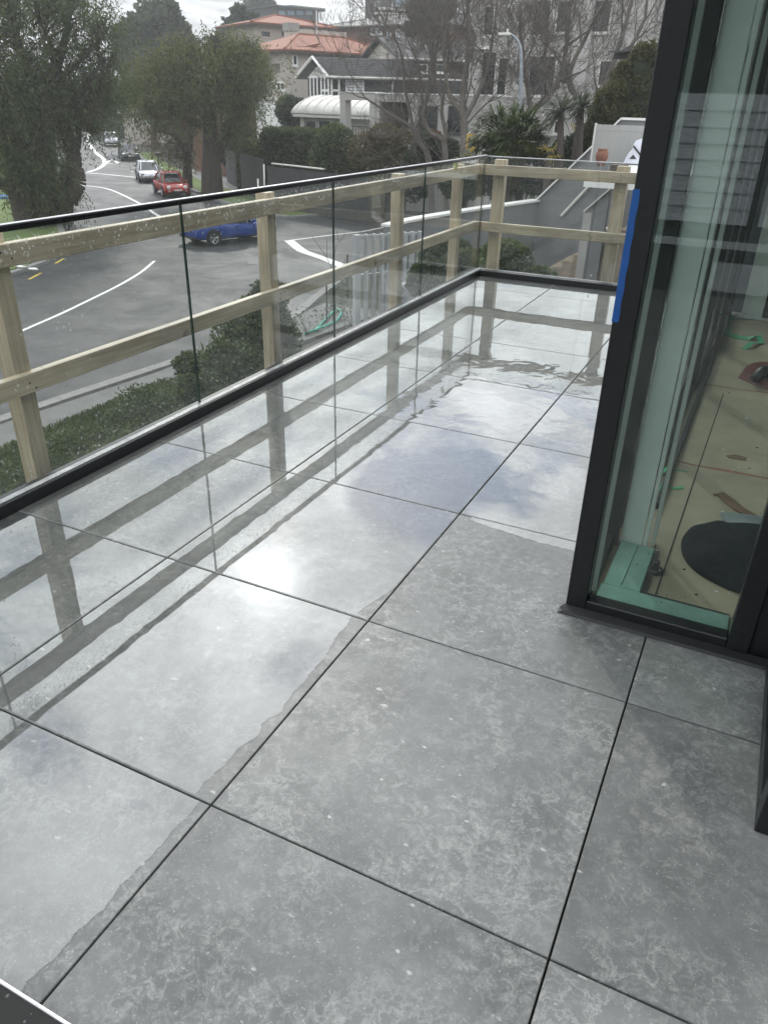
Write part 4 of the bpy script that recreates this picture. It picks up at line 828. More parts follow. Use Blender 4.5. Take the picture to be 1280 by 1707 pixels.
up = [wp[-1], ony(942, 288.5, yS), ony(965, 266, yS-.0), ony(1037, 196, yS)]
wallrun([up[0], up[3]], .2, GZ, True, nw, cw=.30)
e_ = ony(1100, 194, yS); wallrun([up[3], (e_[0], yS+.02, up[3][2])], .2, GZ, True, nw)
m_('steps', (0.28, 0.22, 0.16), .8)
st = thing('garden_stairs', 'concrete garden stairs with pale stringer wall climbing along the dark grey wall', 'stairs', (-3.5, yS-1.2, GZ))
yF = yS-2.3
s0, s1 = ony(978, 353, yF), ony(1018, 316, yF)
sb = ony(972, 385, yF)
MB().hexa([(s0[0], yF-.12, sb[2]-1.5), (s1[0], yF-.12, sb[2]-1.5), (s1[0], yF+.12, sb[2]-1.5), (s0[0], yF+.12, sb[2]-1.5), (s0[0], yF-.12, s0[2]), (s1[0], yF-.12, s1[2]), (s1[0], yF+.12, s1[2]), (s0[0], yF+.12, s0[2])]).build('stringer', 'darkwall', st)
MB().hexa([(s0[0]-.05, yF-.2, s0[2]+.002), (s1[0], yF-.2, s1[2]+.002), (s1[0], yF+.2, s1[2]+.002), (s0[0]-.05, yF+.2, s0[2]+.002), (s0[0]-.05, yF-.2, s0[2]+.06), (s1[0], yF-.2, s1[2]+.06), (s1[0], yF+.2, s1[2]+.06), (s0[0]-.05, yF+.2, s0[2]+.06)]).build('coping', 'offwhite', st)
MB().box(s0[0]-.06, s0[0]+.16, yF-.13, yF+.2, sb[2]-1.5, s0[2]-.002).build('end_post', 'render', st)
for k in range(12):
    x = s0[0]-1.1+.29*k; z = s0[2]-1.75+.19*k; MB().box(x, x+.29, yF+.125, yS-.12, GZ, z).build('step', 'steps', st)
h0, h1 = ony(935, 360, yS-.18), ony(986, 305, yS-.18)
MB().tube([h0, h1], .045, 8).build('handrail', 'offwhite', st)
MB().tube([np.array(h0)*.8+np.array(h1)*.2-[0, 0, .05], np.array(h0)*.8+np.array(h1)*.2-[0, -.09, .05]], .02, 6).tube([np.array(h0)*.2+np.array(h1)*.8-[0, 0, .05], np.array(h0)*.2+np.array(h1)*.8-[0, -.09, .05]], .02, 6).build('bracket', 'alu', st)
# upper terrace with white slab edge, pale screen, pot
yT = 17.0
te = thing('raised_terrace', 'raised terrace slab with white front edge over a dark undercroft next door', 'terrace', (0, yT, GZ))
tl, tr = ony(972, 309, yT), ony(1100, 311, yT); ztt = ony(1010, 300.5, yT)[2]; ztb = ony(1010, 314, yT)[2]
MB().box(tl[0], 9, yT, 23.6, ztb, ztt).build('slab', 'white', te)
MB().box(tl[0]+.9, 9, yT+2.5, 23.6, GZ, ztb-.003).build('undercroft_wall', 'darkwall', te)
MB().box(ony(1070, 330, yT)[0], ony(1070, 330, yT)[0]+.3, yT+.2, yT+.5, GZ, ztb-.003).build('column', 'darkwall', te)
yP = onz(1000, 270, ztt)[1]
ps = thing('garden_screen', 'tall pale grey panel screen standing on the raised terrace behind the pot', 'screen', (0.5, yP, ztt))
a, b = ony(986, 268, yP), ony(1110, 268, yP); zt2 = ony(986, 207, yP)[2]; zl = ony(986, 217, yP)[2]
m_('screenp', (0.36, 0.36, 0.345), .6, var=.10, scale=3, stretch=(9, 9, .5))
MB().box(a[0], b[0], yP, yP+.06, ztt+.002, zl).build('lower_panel', 'screenp', ps); MB().box(a[0], b[0], yP-.004, yP+.064, zl+.002, zt2).build('upper_panel', 'screenp', ps)
MB().box(a[0]-.05, a[0]-.002, yP-.02, yP+.08, ztt+.002, zt2+.03).build('edge_post', 'offwhite', ps)
yq = onz(1000, 277, ztt)[1]
pc = ony(1000, 279, yq); m_('terracotta', (0.20, 0.085, 0.055), .75, var=.18, scale=14)
pot = thing('terracotta_pot', 'round terracotta pot standing on the raised terrace before the pale screen', 'pot', (pc[0], yq, ztt))
hp = (ony(1000, 248, yq)[2]-ztt); rw = (ony(1010.5, 260, yq)[0]-ony(989.5, 260, yq)[0])/2
MB().lathe([(rw*.55, 0), (rw*.66, hp*.12), (rw*.95, hp*.45), (rw*1.0, hp*.62), (rw*.92, hp*.80), (rw*.72, hp*.90), (rw*.76, hp*.95), (rw*.80, hp*1.0), (rw*.68, hp*1.0), (rw*.62, hp*.9), (rw*.6, hp*.8)], (pc[0], yq, ztt+.002), 22).build('body', 'terracotta', pot, smooth=True)
yw = onz(1070, 276, ztt)[1]
sheetpts = [(1038, 272), (1043, 262), (1048, 254), (1053, 249), (1056, 240), (1060, 234), (1066, 232), (1075, 231), (1090, 233), (1100, 250), (1105, 276)]
wb = thing('covered_barbecue', 'object under a white plastic cover with a black strap on the raised terrace', 'cover', (*ony(1070, 275, yw)[:2], ztt))
front = [ony(u, v, yw) for u, v in sheetpts]; mb = MB(); n = len(front)
m_('cover', (0.70, 0.72, 0.80), .45, var=.08, scale=3, bump=.6, bscale=5)
vs = [tuple(p) for p in front]+[(p[0]+rnd(-.02, .02), p[1]+.5, p[2]+rnd(-.03, .05)) for p in front]+[(p[0]*.9+.1*front[5][0], p[1]+.8, max(ztt, p[2]-.15)) for p in front]
mb.add(vs, [tuple(range(n))]+[(i, n+i, n+i+1, i+1) for i in range(n-1)]+[(n+i, 2*n+i, 2*n+i+1, n+i+1) for i in range(n-1)]).build('plastic_cover', 'cover', wb)
MB().tube([ony(1055.5, 243.5, yw-.03), ony(1062, 252, yw-.035), ony(1069, 261, yw-.03)], .022, 6).build('strap', 'black', wb)
q = [ony(u, v, yw-.012) for u, v in ((1048, 265), (1055, 257.5), (1060, 265))]; MB().add([tuple(p) for p in q]+[(p[0], p[1]+.008, p[2]) for p in q], [(0, 1, 2), (5, 4, 3), (0, 3, 4, 1), (1, 4, 5, 2), (2, 5, 3, 0)]).build('opening', 'charcoal', wb)
c = ony(1032, 278, yT+.35); tag(MB().cbox(c[0]-.16, c[0]+.16, yT+.2, yT+.5, ztt+.002, c[2]+.04, .01).build('planter_block', 'brown_dark', org=(c[0], yT+.35, ztt)), 'small dark timber block lying on the front of the raised terrace', 'block')
lw = thing('low_yard_wall', 'low dark yard wall with thin white coping below the raised terrace', 'wall', (0, 17, GZ))
q0_, q1_ = onz(965, 386, -1.6), onz(1110, 366, -1.6); wallrun([q0_, q1_], .12, GZ, True, lw)
rt = onz(1034, 432, -2.6); tag(MB().cbox(rt[0]-.35, rt[0]+.35, rt[1]-.25, rt[1]+.25, GZ+.13, rt[2], .03).build('red_bin', mat('redplastic', (.32, .03, .03), .4), org=(rt[0], rt[1], GZ+.13)), 'dull red plastic bin in the yard behind the last timber post', 'bin')
# neighbour's roof corner at the right
nr = thing('eaves_house', 'house corner with dark gutter and white soffit behind the conifer', 'house', (3, 30, GZ))
FE = Facade(at(1066, 110, 34), at(1250, 110, 31)); FE.box(MB(), 0, FE.L, GZ, FE.hit(1080, 101)[1], -1.5, 0).build('wall', 'offwhite', nr)
FE.box(MB(), -.9, FE.L, FE.hit(1080, 98)[1], FE.hit(1080, 88)[1], -1.5, .5).build('gutter', 'charcoal', nr)
poly_prism(MB(), [FE.pt(-.85, .85, FE.hit(1080, 88)[1]+.06), FE.pt(FE.L, .85, FE.hit(1080, 88)[1]+.06), FE.pt(FE.L, -1.2, FE.hit(1080, 82)[1]), FE.pt(-.6, -1.2, FE.hit(1080, 82)[1])], .05).build('roof', 'shingle', nr)
# slat screen near the path
ss = thing('slat_screen', 'pale grey vertical slat screen with two rails beside the planting bed', 'screen', (*at(650, 520, 17)[:2], GZ))
FZs = Facade(at(600, 450, 16.5), at(700, 450, 17.2)); m_('slat', (0.40, 0.41, 0.42), .5, var=.05)
ztS = FZs.hit(620, 391)[1]
for k in range(9):
    a_ = FZs.L*k/8; FZs.box(MB(), a_-(.10 if k == 0 else .022), a_+.022, GZ+.1, ztS, -.14, 0).build('slat', 'slat', ss)
for v_ in (459, 395): z = FZs.hit(640, v_)[1]; FZs.box(MB(), -.1, FZs.L+.03, z-.03, z+.03, -.2, -.145).build('rail', 'slat', ss)
sw_ = thing('sloping_wall', 'low dark grey rendered wall with slanted top behind the slat screen', 'wall', (*at(690, 500, 15)[:2], GZ))
p_, q_ = at(672, 466, 17.6), at(706, 490, 14.6); p_[2] = at(672, 466, 17.6)[2]
wallrun([p_, q_], .25, GZ, True, sw_, cm='slat', cw=.06)

# ------------------------------------------------------------------ trees, hedges and plants
def leafmat(name, a, b, isl=.35, rough=.6, tr=.4): MT[name] = mat(name, a, rough, scale=.7, col2=b, island=isl, trans=tr)
leafmat('pepper', (0.042, 0.066, 0.026), (0.115, 0.145, 0.052), .18); leafmat('pepper_light', (0.064, 0.088, 0.03), (0.16, 0.18, 0.058), .18); leafmat('dark_leaf', (0.04, 0.056, 0.034), (0.08, 0.10, 0.055)); leafmat('hedge_leaf', (0.045, 0.075, 0.024), (0.09, 0.125, 0.04), .5)
leafmat('near_leaf', (0.036, 0.062, 0.024), (0.09, 0.12, 0.042), .55, .35); leafmat('brown_leaf', (0.10, 0.085, 0.04), (0.13, 0.12, 0.05), .5); leafmat('pink_leaf', (0.25, 0.05, 0.06), (0.32, 0.09, 0.08)); leafmat('rust_leaf', (0.14, 0.06, 0.035), (0.16, 0.09, 0.04))
leafmat('palm_leaf', (0.035, 0.058, 0.02), (0.085, 0.115, 0.035), .4, .4); leafmat('yellow_leaf', (0.32, 0.24, 0.05), (0.42, 0.36, 0.10)); leafmat('conifer_leaf', (0.055, 0.062, 0.02), (0.10, 0.105, 0.035), .45); leafmat('sword_leaf', (0.04, 0.055, 0.035), (0.09, 0.11, 0.07), .4, .35); leafmat('pine_leaf', (0.045, 0.062, 0.028), (0.08, 0.10, 0.045))
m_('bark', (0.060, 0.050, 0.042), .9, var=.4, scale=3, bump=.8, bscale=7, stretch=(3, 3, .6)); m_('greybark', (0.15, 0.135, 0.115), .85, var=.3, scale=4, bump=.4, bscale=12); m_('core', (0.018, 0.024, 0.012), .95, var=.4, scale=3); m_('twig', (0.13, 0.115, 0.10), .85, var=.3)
def npmesh(name, V, F, material, parent, kind=None, smooth=False):
    me = bpy.data.meshes.new(name); off = np.array(root_of(parent).location) if parent else np.zeros(3)
    V = np.asarray(V, np.float32)-off.astype(np.float32); F = np.asarray(F, np.int32); k = F.shape[1]
    me.vertices.add(len(V)); me.vertices.foreach_set('co', V.ravel()); me.loops.add(F.size); me.loops.foreach_set('vertex_index', F.ravel())
    me.polygons.add(len(F)); me.polygons.foreach_set('loop_start', np.arange(0, F.size, k, dtype=np.int32)); me.update(calc_edges=True); me.materials.append(MT[material])
    if smooth: me.polygons.foreach_set('use_smooth', [True]*len(F))
    o = bpy.data.objects.new(name, me); COL.objects.link(o)
    if parent: o.parent = parent
    if kind: o['kind'] = kind
    return o
def leafquads(C, A, size, asp, rng):
    C = np.asarray(C, float); n = len(C); A = A/(np.linalg.norm(A, axis=1, keepdims=True)+1e-9)
    Wd = np.cross(A, rng.normal(size=(n, 3))); Wd /= (np.linalg.norm(Wd, axis=1, keepdims=True)+1e-9); s = (np.asarray(size)*rng.uniform(.65, 1.3, n))[:, None]
    V = np.stack([C, C+A*s*.5+Wd*s*asp, C+A*s, C+A*s*.5-Wd*s*asp], 1).reshape(-1, 3); return V, np.arange(4*n).reshape(-1, 4)
def foliage(name, C, A, size, asp, material, parent, rng, kind=None):
    V, F = leafquads(C, A, size, asp, rng); return npmesh(name, V, F, material, parent, kind)
def tubes(segs, n=5):                                # segs: list of (p, q, r0, r1) -> joined frusta
    P0 = np.array([s[0] for s in segs], float); P1 = np.array([s[1] for s in segs], float); R0 = np.array([s[2] for s in segs]); R1 = np.array([s[3] for s in segs])
    d = P1-P0; d /= (np.linalg.norm(d, axis=1, keepdims=True)+1e-9); ref = np.where(np.abs(d[:, 2:3]) < .9, np.array([[0, 0, 1.]]), np.array([[1., 0, 0]])); a = np.cross(d, ref); a /= np.linalg.norm(a, axis=1, keepdims=True); b = np.cross(d, a)
    V = []
    for Pq, R in ((P0, R0), (P1, R1)):
        for k in range(n): t = 2*math.pi*k/n; V.append(Pq+R[:, None]*(math.cos(t)*a+math.sin(t)*b))
    V = np.stack(V, 1).reshape(-1, 3); m = len(segs); base = np.arange(m)[:, None]*2*n
    F = np.concatenate([base+np.array([[k, (k+1) % n, n+(k+1) % n, n+k]]) for k in range(n)], 0); return V, F
def px(u, v, D): return at(u, v, D)
def smooth_limb(pts, r0, r1, n=6):
    q = spl(pts, n); m = len(q); return [(q[i], q[i+1], r0+(r1-r0)*i/(m-1), r0+(r1-r0)*(i+1)/(m-1)) for i in range(m-1)]
def ballpts(rng, c, r, n, shell=.55):
    d = rng.normal(size=(n, 3)); d /= np.linalg.norm(d, axis=1, keepdims=True); k = rng.uniform(shell, 1, n)[:, None]**.7; return np.array(c)+d*k*np.array(r)
PXM = lambda D: D/FPX                                # metres per photo pixel at a distance (near the optical axis)
def weeping(name, label, base, limbs, blobs, material, seed, per=26, leaf=.2, hang=2.0, group=None, extra=None, dens=1.0):
    rng = np.random.default_rng(seed); t = thing(name, label, 'tree', (base[0], base[1], GZ), group)
    segs = []
    for pts, a, b in limbs: segs += smooth_limb(pts, a, b)
    V, F = tubes(segs, 9); npmesh('trunk', V, F, 'bark', t, smooth=True)
    bs = []; C = []; A = []; anchors = np.array([s[1] for s in segs])
    for c, r, w in blobs:
        n = max(3, int(w*dens)); pts = ballpts(rng, c, r, n, .2)
        for p in pts:
            i = int(np.argmin(np.linalg.norm(anchors-p, axis=1)+rng.uniform(0, 1.2, len(anchors))))
            a = anchors[i]; mid = (a+p)/2+rng.normal(size=3)*.25+[0, 0, .35]; q = [a, mid, p]
            bs += [(a, mid, .045, .03), (mid, p, .03, .012)]
            for _ in range(4):                        # hanging strands
                L_ = hang*rng.uniform(.35, 1.0); dr = np.array([rng.normal()*.35, rng.normal()*.35, -1.0]); dr /= np.linalg.norm(dr); st_ = p+rng.normal(size=3)*np.array([.6, .6, .35]); k = per//4
                tt = np.sort(rng.uniform(0, 1, k))[:, None]; pp = st_+dr*tt*L_+rng.normal(size=(k, 3))*.12; C.append(pp); A.append(np.tile(dr, (k, 1))+rng.normal(size=(k, 3))*.75)
    V, F = tubes(bs, 4); npmesh('branches', V, F, 'bark', t)
    C = np.concatenate(C); A = np.concatenate(A); o = foliage('crown', C, A, leaf, .14, material, t, rng)
    if extra:
        for mm_, cs, rr, n, sz in extra: Cx = ballpts(rng, cs, rr, n, .2); foliage('blossom', Cx, rng.normal(size=(n, 3)), sz, .4, mm_, t, rng)
    return t
D = 47.0; k = PXM(D)
def B(u, v, D, r, w, zs=1.0, sh=.8): m_pp = D/FPX; return (px(u, v, D), np.array([r*m_pp, r*m_pp*sh, r*m_pp*zs]), w)
b0 = px(85, 366, 46)
L1 = [([(*px(100, 372, 46)[:2], GZ-.2), px(112, 300, 46), px(124, 268, 46.3), px(110, 215, 46.5), px(92, 140, 47), px(110, 60, 47.5), px(120, 0, 48)], .55, .10),
      ([(*px(70, 372, 45.5)[:2], GZ-.2), px(72, 300, 45.5), px(76, 240, 45.5), px(66, 165, 46), px(40, 100, 46), px(20, 30, 46.5)], .75, .10),
      ([(*px(45, 368, 45)[:2], GZ-.2), px(30, 320, 45), px(22, 270, 44.8), px(10, 205, 44.5), px(-15, 130, 44.5), px(-40, 50, 44)], .6, .10),
      ([px(22, 318, 45), px(5, 308, 45), px(-40, 296, 44.5)], .38, .16),
      ([px(122, 270, 46.3), px(131, 235, 46.6), px(134, 190, 47), px(165, 150, 48), px(185, 110, 49)], .2, .05),
      ([px(92, 140, 47), px(130, 105, 47), px(165, 70, 47.5)], .16, .04), ([px(66, 165, 46), px(90, 100, 46), px(70, 40, 46)], .2, .05), ([px(110, 215, 46.5), px(135, 180, 46.5), px(150, 140, 46.5), px(175, 100, 47)], .14, .04),
      ([px(112, 330, 45.6), px(128, 305, 45.6), px(126, 280, 45.7)], .55, .40)]
bl = [B(75, -20, 47, 85, 120, .6), B(165, 25, 47.5, 30, 26, 1.2), B(30, 40, 46, 60, 22, .9), B(140, 60, 47, 45, 15), B(10, 120, 45, 60, 80, .9), B(70, 120, 47, 50, 60, .7), B(150, 120, 48, 45, 55, .8), B(168, 145, 48, 24, 22, 1.1), B(30, 200, 45, 60, 95), B(90, 195, 46.5, 40, 30, .9), B(132, 160, 46.5, 26, 22, .7), B(55, 275, 45, 45, 48, .9), B(15, 250, 44.5, 32, 26, 1.2), B(75, 325, 45, 26, 20, .8), B(-60, 120, 44, 80, 70, 1.4), B(-50, -30, 44, 80, 60), B(170, 195, 46, 9, 6, 1.9), B(190, 105, 48.5, 16, 10, 1.2)]
weeping('pepper_tree', 'large dark weeping tree with several leaning trunks on the left grass verge', b0, L1, bl, 'pepper', 21, per=84, leaf=.20, hang=2.1, extra=[('rust_leaf', px(150, 198, 46.5), (.6, .5, .7), 220, .2)])
D2 = 58
L2 = [([(*px(355, 330, D2)[:2], GZ-.1), px(353, 285, D2), px(352, 250, D2), px(350, 205, D2), px(348, 165, D2), px(352, 120, D2), px(350, 80, D2)], .80, .12),
      ([px(350, 215, D2), px(325, 205, D2), px(300, 195, D2-.5), px(280, 180, D2-1), px(262, 172, D2-1)], .25, .06), ([px(348, 160, D2), px(340, 145, D2), px(318, 135, D2-1), px(305, 134, D2-1)], .14, .05),
      ([px(356, 270, D2), px(368, 248, D2), px(380, 225, D2+.4), px(395, 195, D2+.6), px(410, 160, D2+1)], .34, .08), ([px(350, 175, D2), px(375, 140, D2), px(400, 110, D2), px(420, 90, D2)], .2, .05), ([px(351, 130, D2), px(320, 95, D2), px(290, 80, D2)], .18, .05)]
bl = [B(400, 110, D2, 48, 85, .75), B(345, 80, D2, 55, 80, .5), B(430, 125, D2, 22, 22, 1.0), B(300, 110, D2-1, 50, 70, .7), B(250, 115, D2-1, 38, 40, .8), B(235, 155, D2-1, 28, 26, .9), B(350, 140, D2, 55, 75, .6), B(396, 178, D2+.6, 26, 32, .8), B(300, 160, D2-1, 38, 32, .6), B(385, 215, D2, 18, 12, .7), B(265, 140, D2-2, 30, 26, .8), B(218, 135, D2-2, 18, 12, .9), B(400, 70, D2, 36, 30, .5)]
weeping('pepper_tree', 'broad weeping tree with one thick forked trunk on the corner verge', px(355, 330, D2), L2, bl, 'pepper_light', 22, per=84, leaf=.23, hang=2.3)
D3 = 63
L3 = [([(*px(312, 305, D3)[:2], GZ-.1), px(313, 270, D3), px(318, 235, D3), px(320, 200, D3)], .42, .08), ([px(313, 262, D3), px(295, 235, D3), px(275, 215, D3)], .14, .05)]
bl = [B(275, 225, D3-1, 30, 30, .9), B(252, 225, D3-1, 14, 9, 1.0), B(300, 250, D3-1, 16, 14, .9), B(320, 215, D3, 22, 16), B(285, 262, D3-1, 13, 9, .8), B(325, 262, D3-1, 6, 5, 1.2)]
weeping('verge_tree', 'smaller brownish tree with pink flowers under the broad weeping tree', px(312, 305, D3), L3, bl, 'brown_leaf', 23, per=48, leaf=.2, hang=1.3, extra=[('pink_leaf', px(275, 182, D3), (1.6, 1.2, .9), 420, .2), ('pink_leaf', px(308, 190, D3), (1.4, 1, 1.0), 260, .2), ('pink_leaf', px(358, 205, D3+3), (.5, .5, 1.2), 140, .18)])
def bushy(name, label, base, blobs, material, seed, n=900, leaf=.35, asp=.4, trunk=None, cat='tree', core=True, group=None, lumps=0):
    rng = np.random.default_rng(seed); t = thing(name, label, cat, base, group)
    if trunk:
        segs = []
        for pts, a, b in trunk: segs += smooth_limb(pts, a, b)
        V, F = tubes(segs, 7); npmesh('trunk', V, F, 'bark', t, smooth=True)
    C = []; A = []
    for c, r, w in blobs:
        if lumps:
            sub = ballpts(rng, c, np.array(r)*.82, lumps, .6)
            for s_ in sub:
                q = ballpts(rng, s_, np.array(r)*.33, max(4, int(n*w/lumps)), .55); C.append(q); A.append((q-s_)/np.array(r)+rng.normal(size=q.shape)*.5)
        else:
            q = ballpts(rng, c, r, int(n*w), .72); C.append(q); A.append((q-c)/np.array(r)+rng.normal(size=q.shape)*.6)
    foliage('crown', np.concatenate(C), np.concatenate(A), leaf, asp, material, t, rng)
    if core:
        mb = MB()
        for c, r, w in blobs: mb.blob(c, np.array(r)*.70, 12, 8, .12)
        mb.build('branches', 'core', t, smooth=True)  # dark solid cores filling the crown, not separate branches
    return t
Dg = 112
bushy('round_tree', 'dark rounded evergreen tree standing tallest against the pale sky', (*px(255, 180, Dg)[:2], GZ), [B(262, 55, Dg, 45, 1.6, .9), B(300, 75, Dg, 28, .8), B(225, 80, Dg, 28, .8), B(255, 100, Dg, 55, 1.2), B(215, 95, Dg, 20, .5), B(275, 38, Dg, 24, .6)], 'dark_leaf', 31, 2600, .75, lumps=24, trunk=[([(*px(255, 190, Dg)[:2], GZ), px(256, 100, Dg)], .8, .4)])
bushy('hill_tree', 'grey green tree beside the upper orange roof below the tall conifer', (*px(408, 120, 120)[:2], GZ), [B(412, 45, 120, 22, 1, 1.2), B(395, 70, 120, 26, 1), B(430, 60, 120, 16, .6), B(385, 95, 120, 30, 1)], 'dark_leaf', 32, 2200, .7, lumps=20, trunk=[([(*px(408, 190, 120)[:2], GZ), px(409, 80, 120)], .6, .3)])
for i, (u, v, D_, r, lab) in enumerate(((25, 200, 150, 60, 'far tree mass behind the left weeping tree near the picture edge'), (120, 190, 170, 55, 'far dark tree at the bend of the road behind the hanging branches'), (190, 175, 140, 40, 'far bushy tree left of the low white house'), (330, 190, 100, 36, 'dark tree filling the gap behind the forked trunk'), (395, 235, 74, 26, 'dense dark shrub tree beside the charcoal fence'), (240, 180, 150, 40, 'distant rounded tree directly behind the low white house'))):
    bushy('background_tree', lab, (*px(u, v+60, D_)[:2], GZ), [B(u, v, D_, r, 1.2), B(u-r*.6, v+r*.4, D_, r*.7, .8), B(u+r*.6, v+r*.4, D_, r*.7, .8), B(u, v+r*.8, D_, r*.8, .8)], 'dark_leaf', 40+i, 2000, .012*D_**.9*.9, lumps=16, trunk=[([(*px(u, v+60, D_)[:2], GZ), px(u, v, D_)], .5, .3)])
# Norfolk pine on the skyline
rng = np.random.default_rng(5); Dn = 190; pb = px(435, 60, Dn); tpz = px(435, -28, Dn)[2]
nt_ = thing('norfolk_pine', 'tall tiered conifer on the skyline above the flat glass house', 'tree', (pb[0], pb[1], GZ))
MB().tube([(pb[0], pb[1], GZ), (pb[0], pb[1], tpz)], [.5, .08], 7).build('trunk', 'bark', nt_)
C = []; A = []; bsg = []
zb = px(435, 24, Dn)[2]
for i in range(13):
    z = zb+(tpz-zb)*i/13; R_ = 4.4*(1-i/14)
    for j in range(9):
        th_ = j*2*math.pi/9+i; dx = np.array([math.cos(th_), math.sin(th_), .12]); bsg.append(((pb[0], pb[1], z), (pb[0]+dx[0]*R_, pb[1]+dx[1]*R_, z+dx[2]*R_), .08, .03)); tt = rng.uniform(.15, 1, 60)[:, None]
        C.append(np.array([pb[0], pb[1], z])+dx*tt*R_+rng.normal(size=(60, 3))*.2); A.append(np.tile(dx, (60, 1))+rng.normal(size=(60, 3))*.6+[0, 0, .3])
V, F = tubes(bsg, 4); npmesh('branches', V, F, 'bark', nt_); foliage('crown', np.concatenate(C), np.concatenate(A), .6, .2, 'dark_leaf', nt_, rng)
Dp = 68
bushy('umbrella_pine', 'olive green pine with clumped foliage before the glass tower', (*px(705, 120, Dp)[:2], GZ), [B(706, 18, Dp, 22, .8, .6), B(724, 30, Dp, 16, .6, .7), B(690, 48, Dp, 13, .5, .6), B(735, 15, Dp, 18, .6, .7), B(715, 45, Dp, 12, .4, .6), B(720, 0, Dp, 26, .8, .5)], 'pine_leaf', 33, 1500, .34, asp=.16, core=False, trunk=[([(*px(722, 170, Dp)[:2], GZ), px(722, 110, Dp), px(718, 50, Dp), px(722, 5, Dp)], .35, .1), ([px(719, 65, Dp), px(700, 50, Dp), px(690, 48, Dp)], .12, .05)])

# leafless trees
def bare(label, roots, seed, depth=7, n_tw=1.0, group='leafless winter trees before the apartment block'):
    rng = np.random.default_rng(seed); t = thing('bare_tree', label, 'tree', (*roots[0][0][0][:2], GZ), group); big = []; small = []
    def grow(p, d, L_, r, lev):
        nseg = 2
        for i in range(nseg):
            d2 = d+rng.normal(size=3)*.16+np.array([0, 0, .10]); d2 /= np.linalg.norm(d2); q = p+d2*L_/nseg; r2 = r*.86
            (big if r > .035 else small).append((p, q, max(r, .0075), max(r2, .0065))); p, d, r = q, d2, r2
        if lev <= 0 or L_ < .14 or p[2] > 7.2+rng.normal()*.7: return
        m = 2 if rng.random() < .6 else 3
        for j in range(m):
            ax = rng.normal(size=3); ax -= d*np.dot(ax, d); ax /= np.linalg.norm(ax); ang = rng.uniform(.28, .75) if j else rng.uniform(.1, .4)
            grow(p, d*math.cos(ang)+ax*math.sin(ang), L_*rng.uniform(.70, .9), r*(.78 if j == 0 else .62), lev-1)
    for pts, r_a, r_b, L0, lev in roots:
        sg = smooth_limb(pts, r_a, r_b, 5); big += sg
        p = np.array(sg[-1][1]); d = np.array(sg[-1][1])-np.array(sg[-1][0]); d /= np.linalg.norm(d); grow(p, d, L0, r_b, lev); 
        for s_ in sg[2::3]:
            dd_ = np.array(s_[1])-np.array(s_[0]); dd_ /= np.linalg.norm(dd_); ax = rng.normal(size=3); ax -= dd_*np.dot(ax, dd_); ax /= np.linalg.norm(ax); grow(np.array(s_[1]), dd_*.6+ax*.8, L0*.7, r_b*.55, lev-2)
    lim = lambda L_: [q for q in L_ if q[1][2] < 1.63+math.hypot(q[1][0]-CAM[0], q[1][1]-CAM[1])*.112]
    big, small = lim(big), lim(small)
    V, F = tubes(big, 7); npmesh('trunk', V, F, 'greybark', t, smooth=True)
    V, F = tubes(small, 3); npmesh('twigs', V, F, 'twig', t)
    return t
Db = 40
def g(u, v, D): p = px(u, v, D); return p
def gb(u, D): p = px(u, 280, D); return np.array([p[0], p[1], GZ])
bare('leafless tree leaning left over the brown bush beside the garage', [([gb(728, Db), g(715, 272, Db), g(700, 240, Db), g(688, 215, Db), g(670, 202, Db), g(650, 190, Db)], .17, .06, 1.3, 6), ([g(688, 215, Db), g(683, 185, Db), g(675, 150, Db), g(672, 110, Db)], .10, .05, 1.4, 6), ([g(690, 218, Db), g(705, 180, Db), g(700, 140, Db)], .08, .045, 1.3, 6)], 51)
bare('leafless tree with two low forking trunks behind the glass panel joint', [([gb(752, Db-1), g(742, 255, Db-1), g(732, 230, Db-1), g(716, 220, Db-1), g(706, 195, Db-1), g(712, 160, Db-1)], .15, .06, 1.4, 7), ([g(740, 250, Db-1), g(742, 220, Db-1), g(736, 185, Db-1), g(742, 140, Db-1), g(748, 90, Db-1)], .11, .055, 1.6, 8)], 52)
bare('tallest leafless tree with dense upright twigs in front of the lamp', [([gb(775, Db-2), g(774, 230, Db-2), g(770, 190, Db-2), g(772, 150, Db-2), g(778, 100, Db-2)], .22, .09, 1.9, 9), ([g(772, 190, Db-2), g(752, 165, Db-2), g(742, 120, Db-2), g(738, 70, Db-2)], .12, .06, 1.7, 8), ([g(773, 200, Db-2), g(795, 160, Db-2), g(810, 120, Db-2), g(820, 70, Db-2)], .12, .06, 1.7, 8)], 53)
bare('leafless tree whose low limb slants up right from behind the palm', [([gb(860, Db), g(868, 215, Db), g(892, 180, Db), g(915, 160, Db), g(935, 120, Db), g(945, 70, Db)], .2, .09, 1.9, 9), ([g(885, 190, Db), g(880, 150, Db), g(872, 100, Db), g(866, 50, Db)], .13, .07, 1.8, 8), ([g(915, 160, Db), g(905, 110, Db), g(912, 60, Db), g(905, 20, Db)], .10, .06, 1.7, 8)], 54)
bare('leafless tree with crossing branches above the conifer', [([gb(1000, Db+2), g(985, 200, Db+2), g(972, 172, Db+2), g(958, 160, Db+2), g(950, 120, Db+2), g(972, 70, Db+2)], .2, .09, 1.8, 8), ([g(985, 200, Db+2), g(1010, 140, Db+2), g(1030, 80, Db+2), g(1045, 30, Db+2)], .17, .09, 2.0, 9), ([g(1010, 140, Db+2), g(1050, 80, Db+2), g(1075, 30, Db+2)], .12, .07, 1.8, 8)], 55)

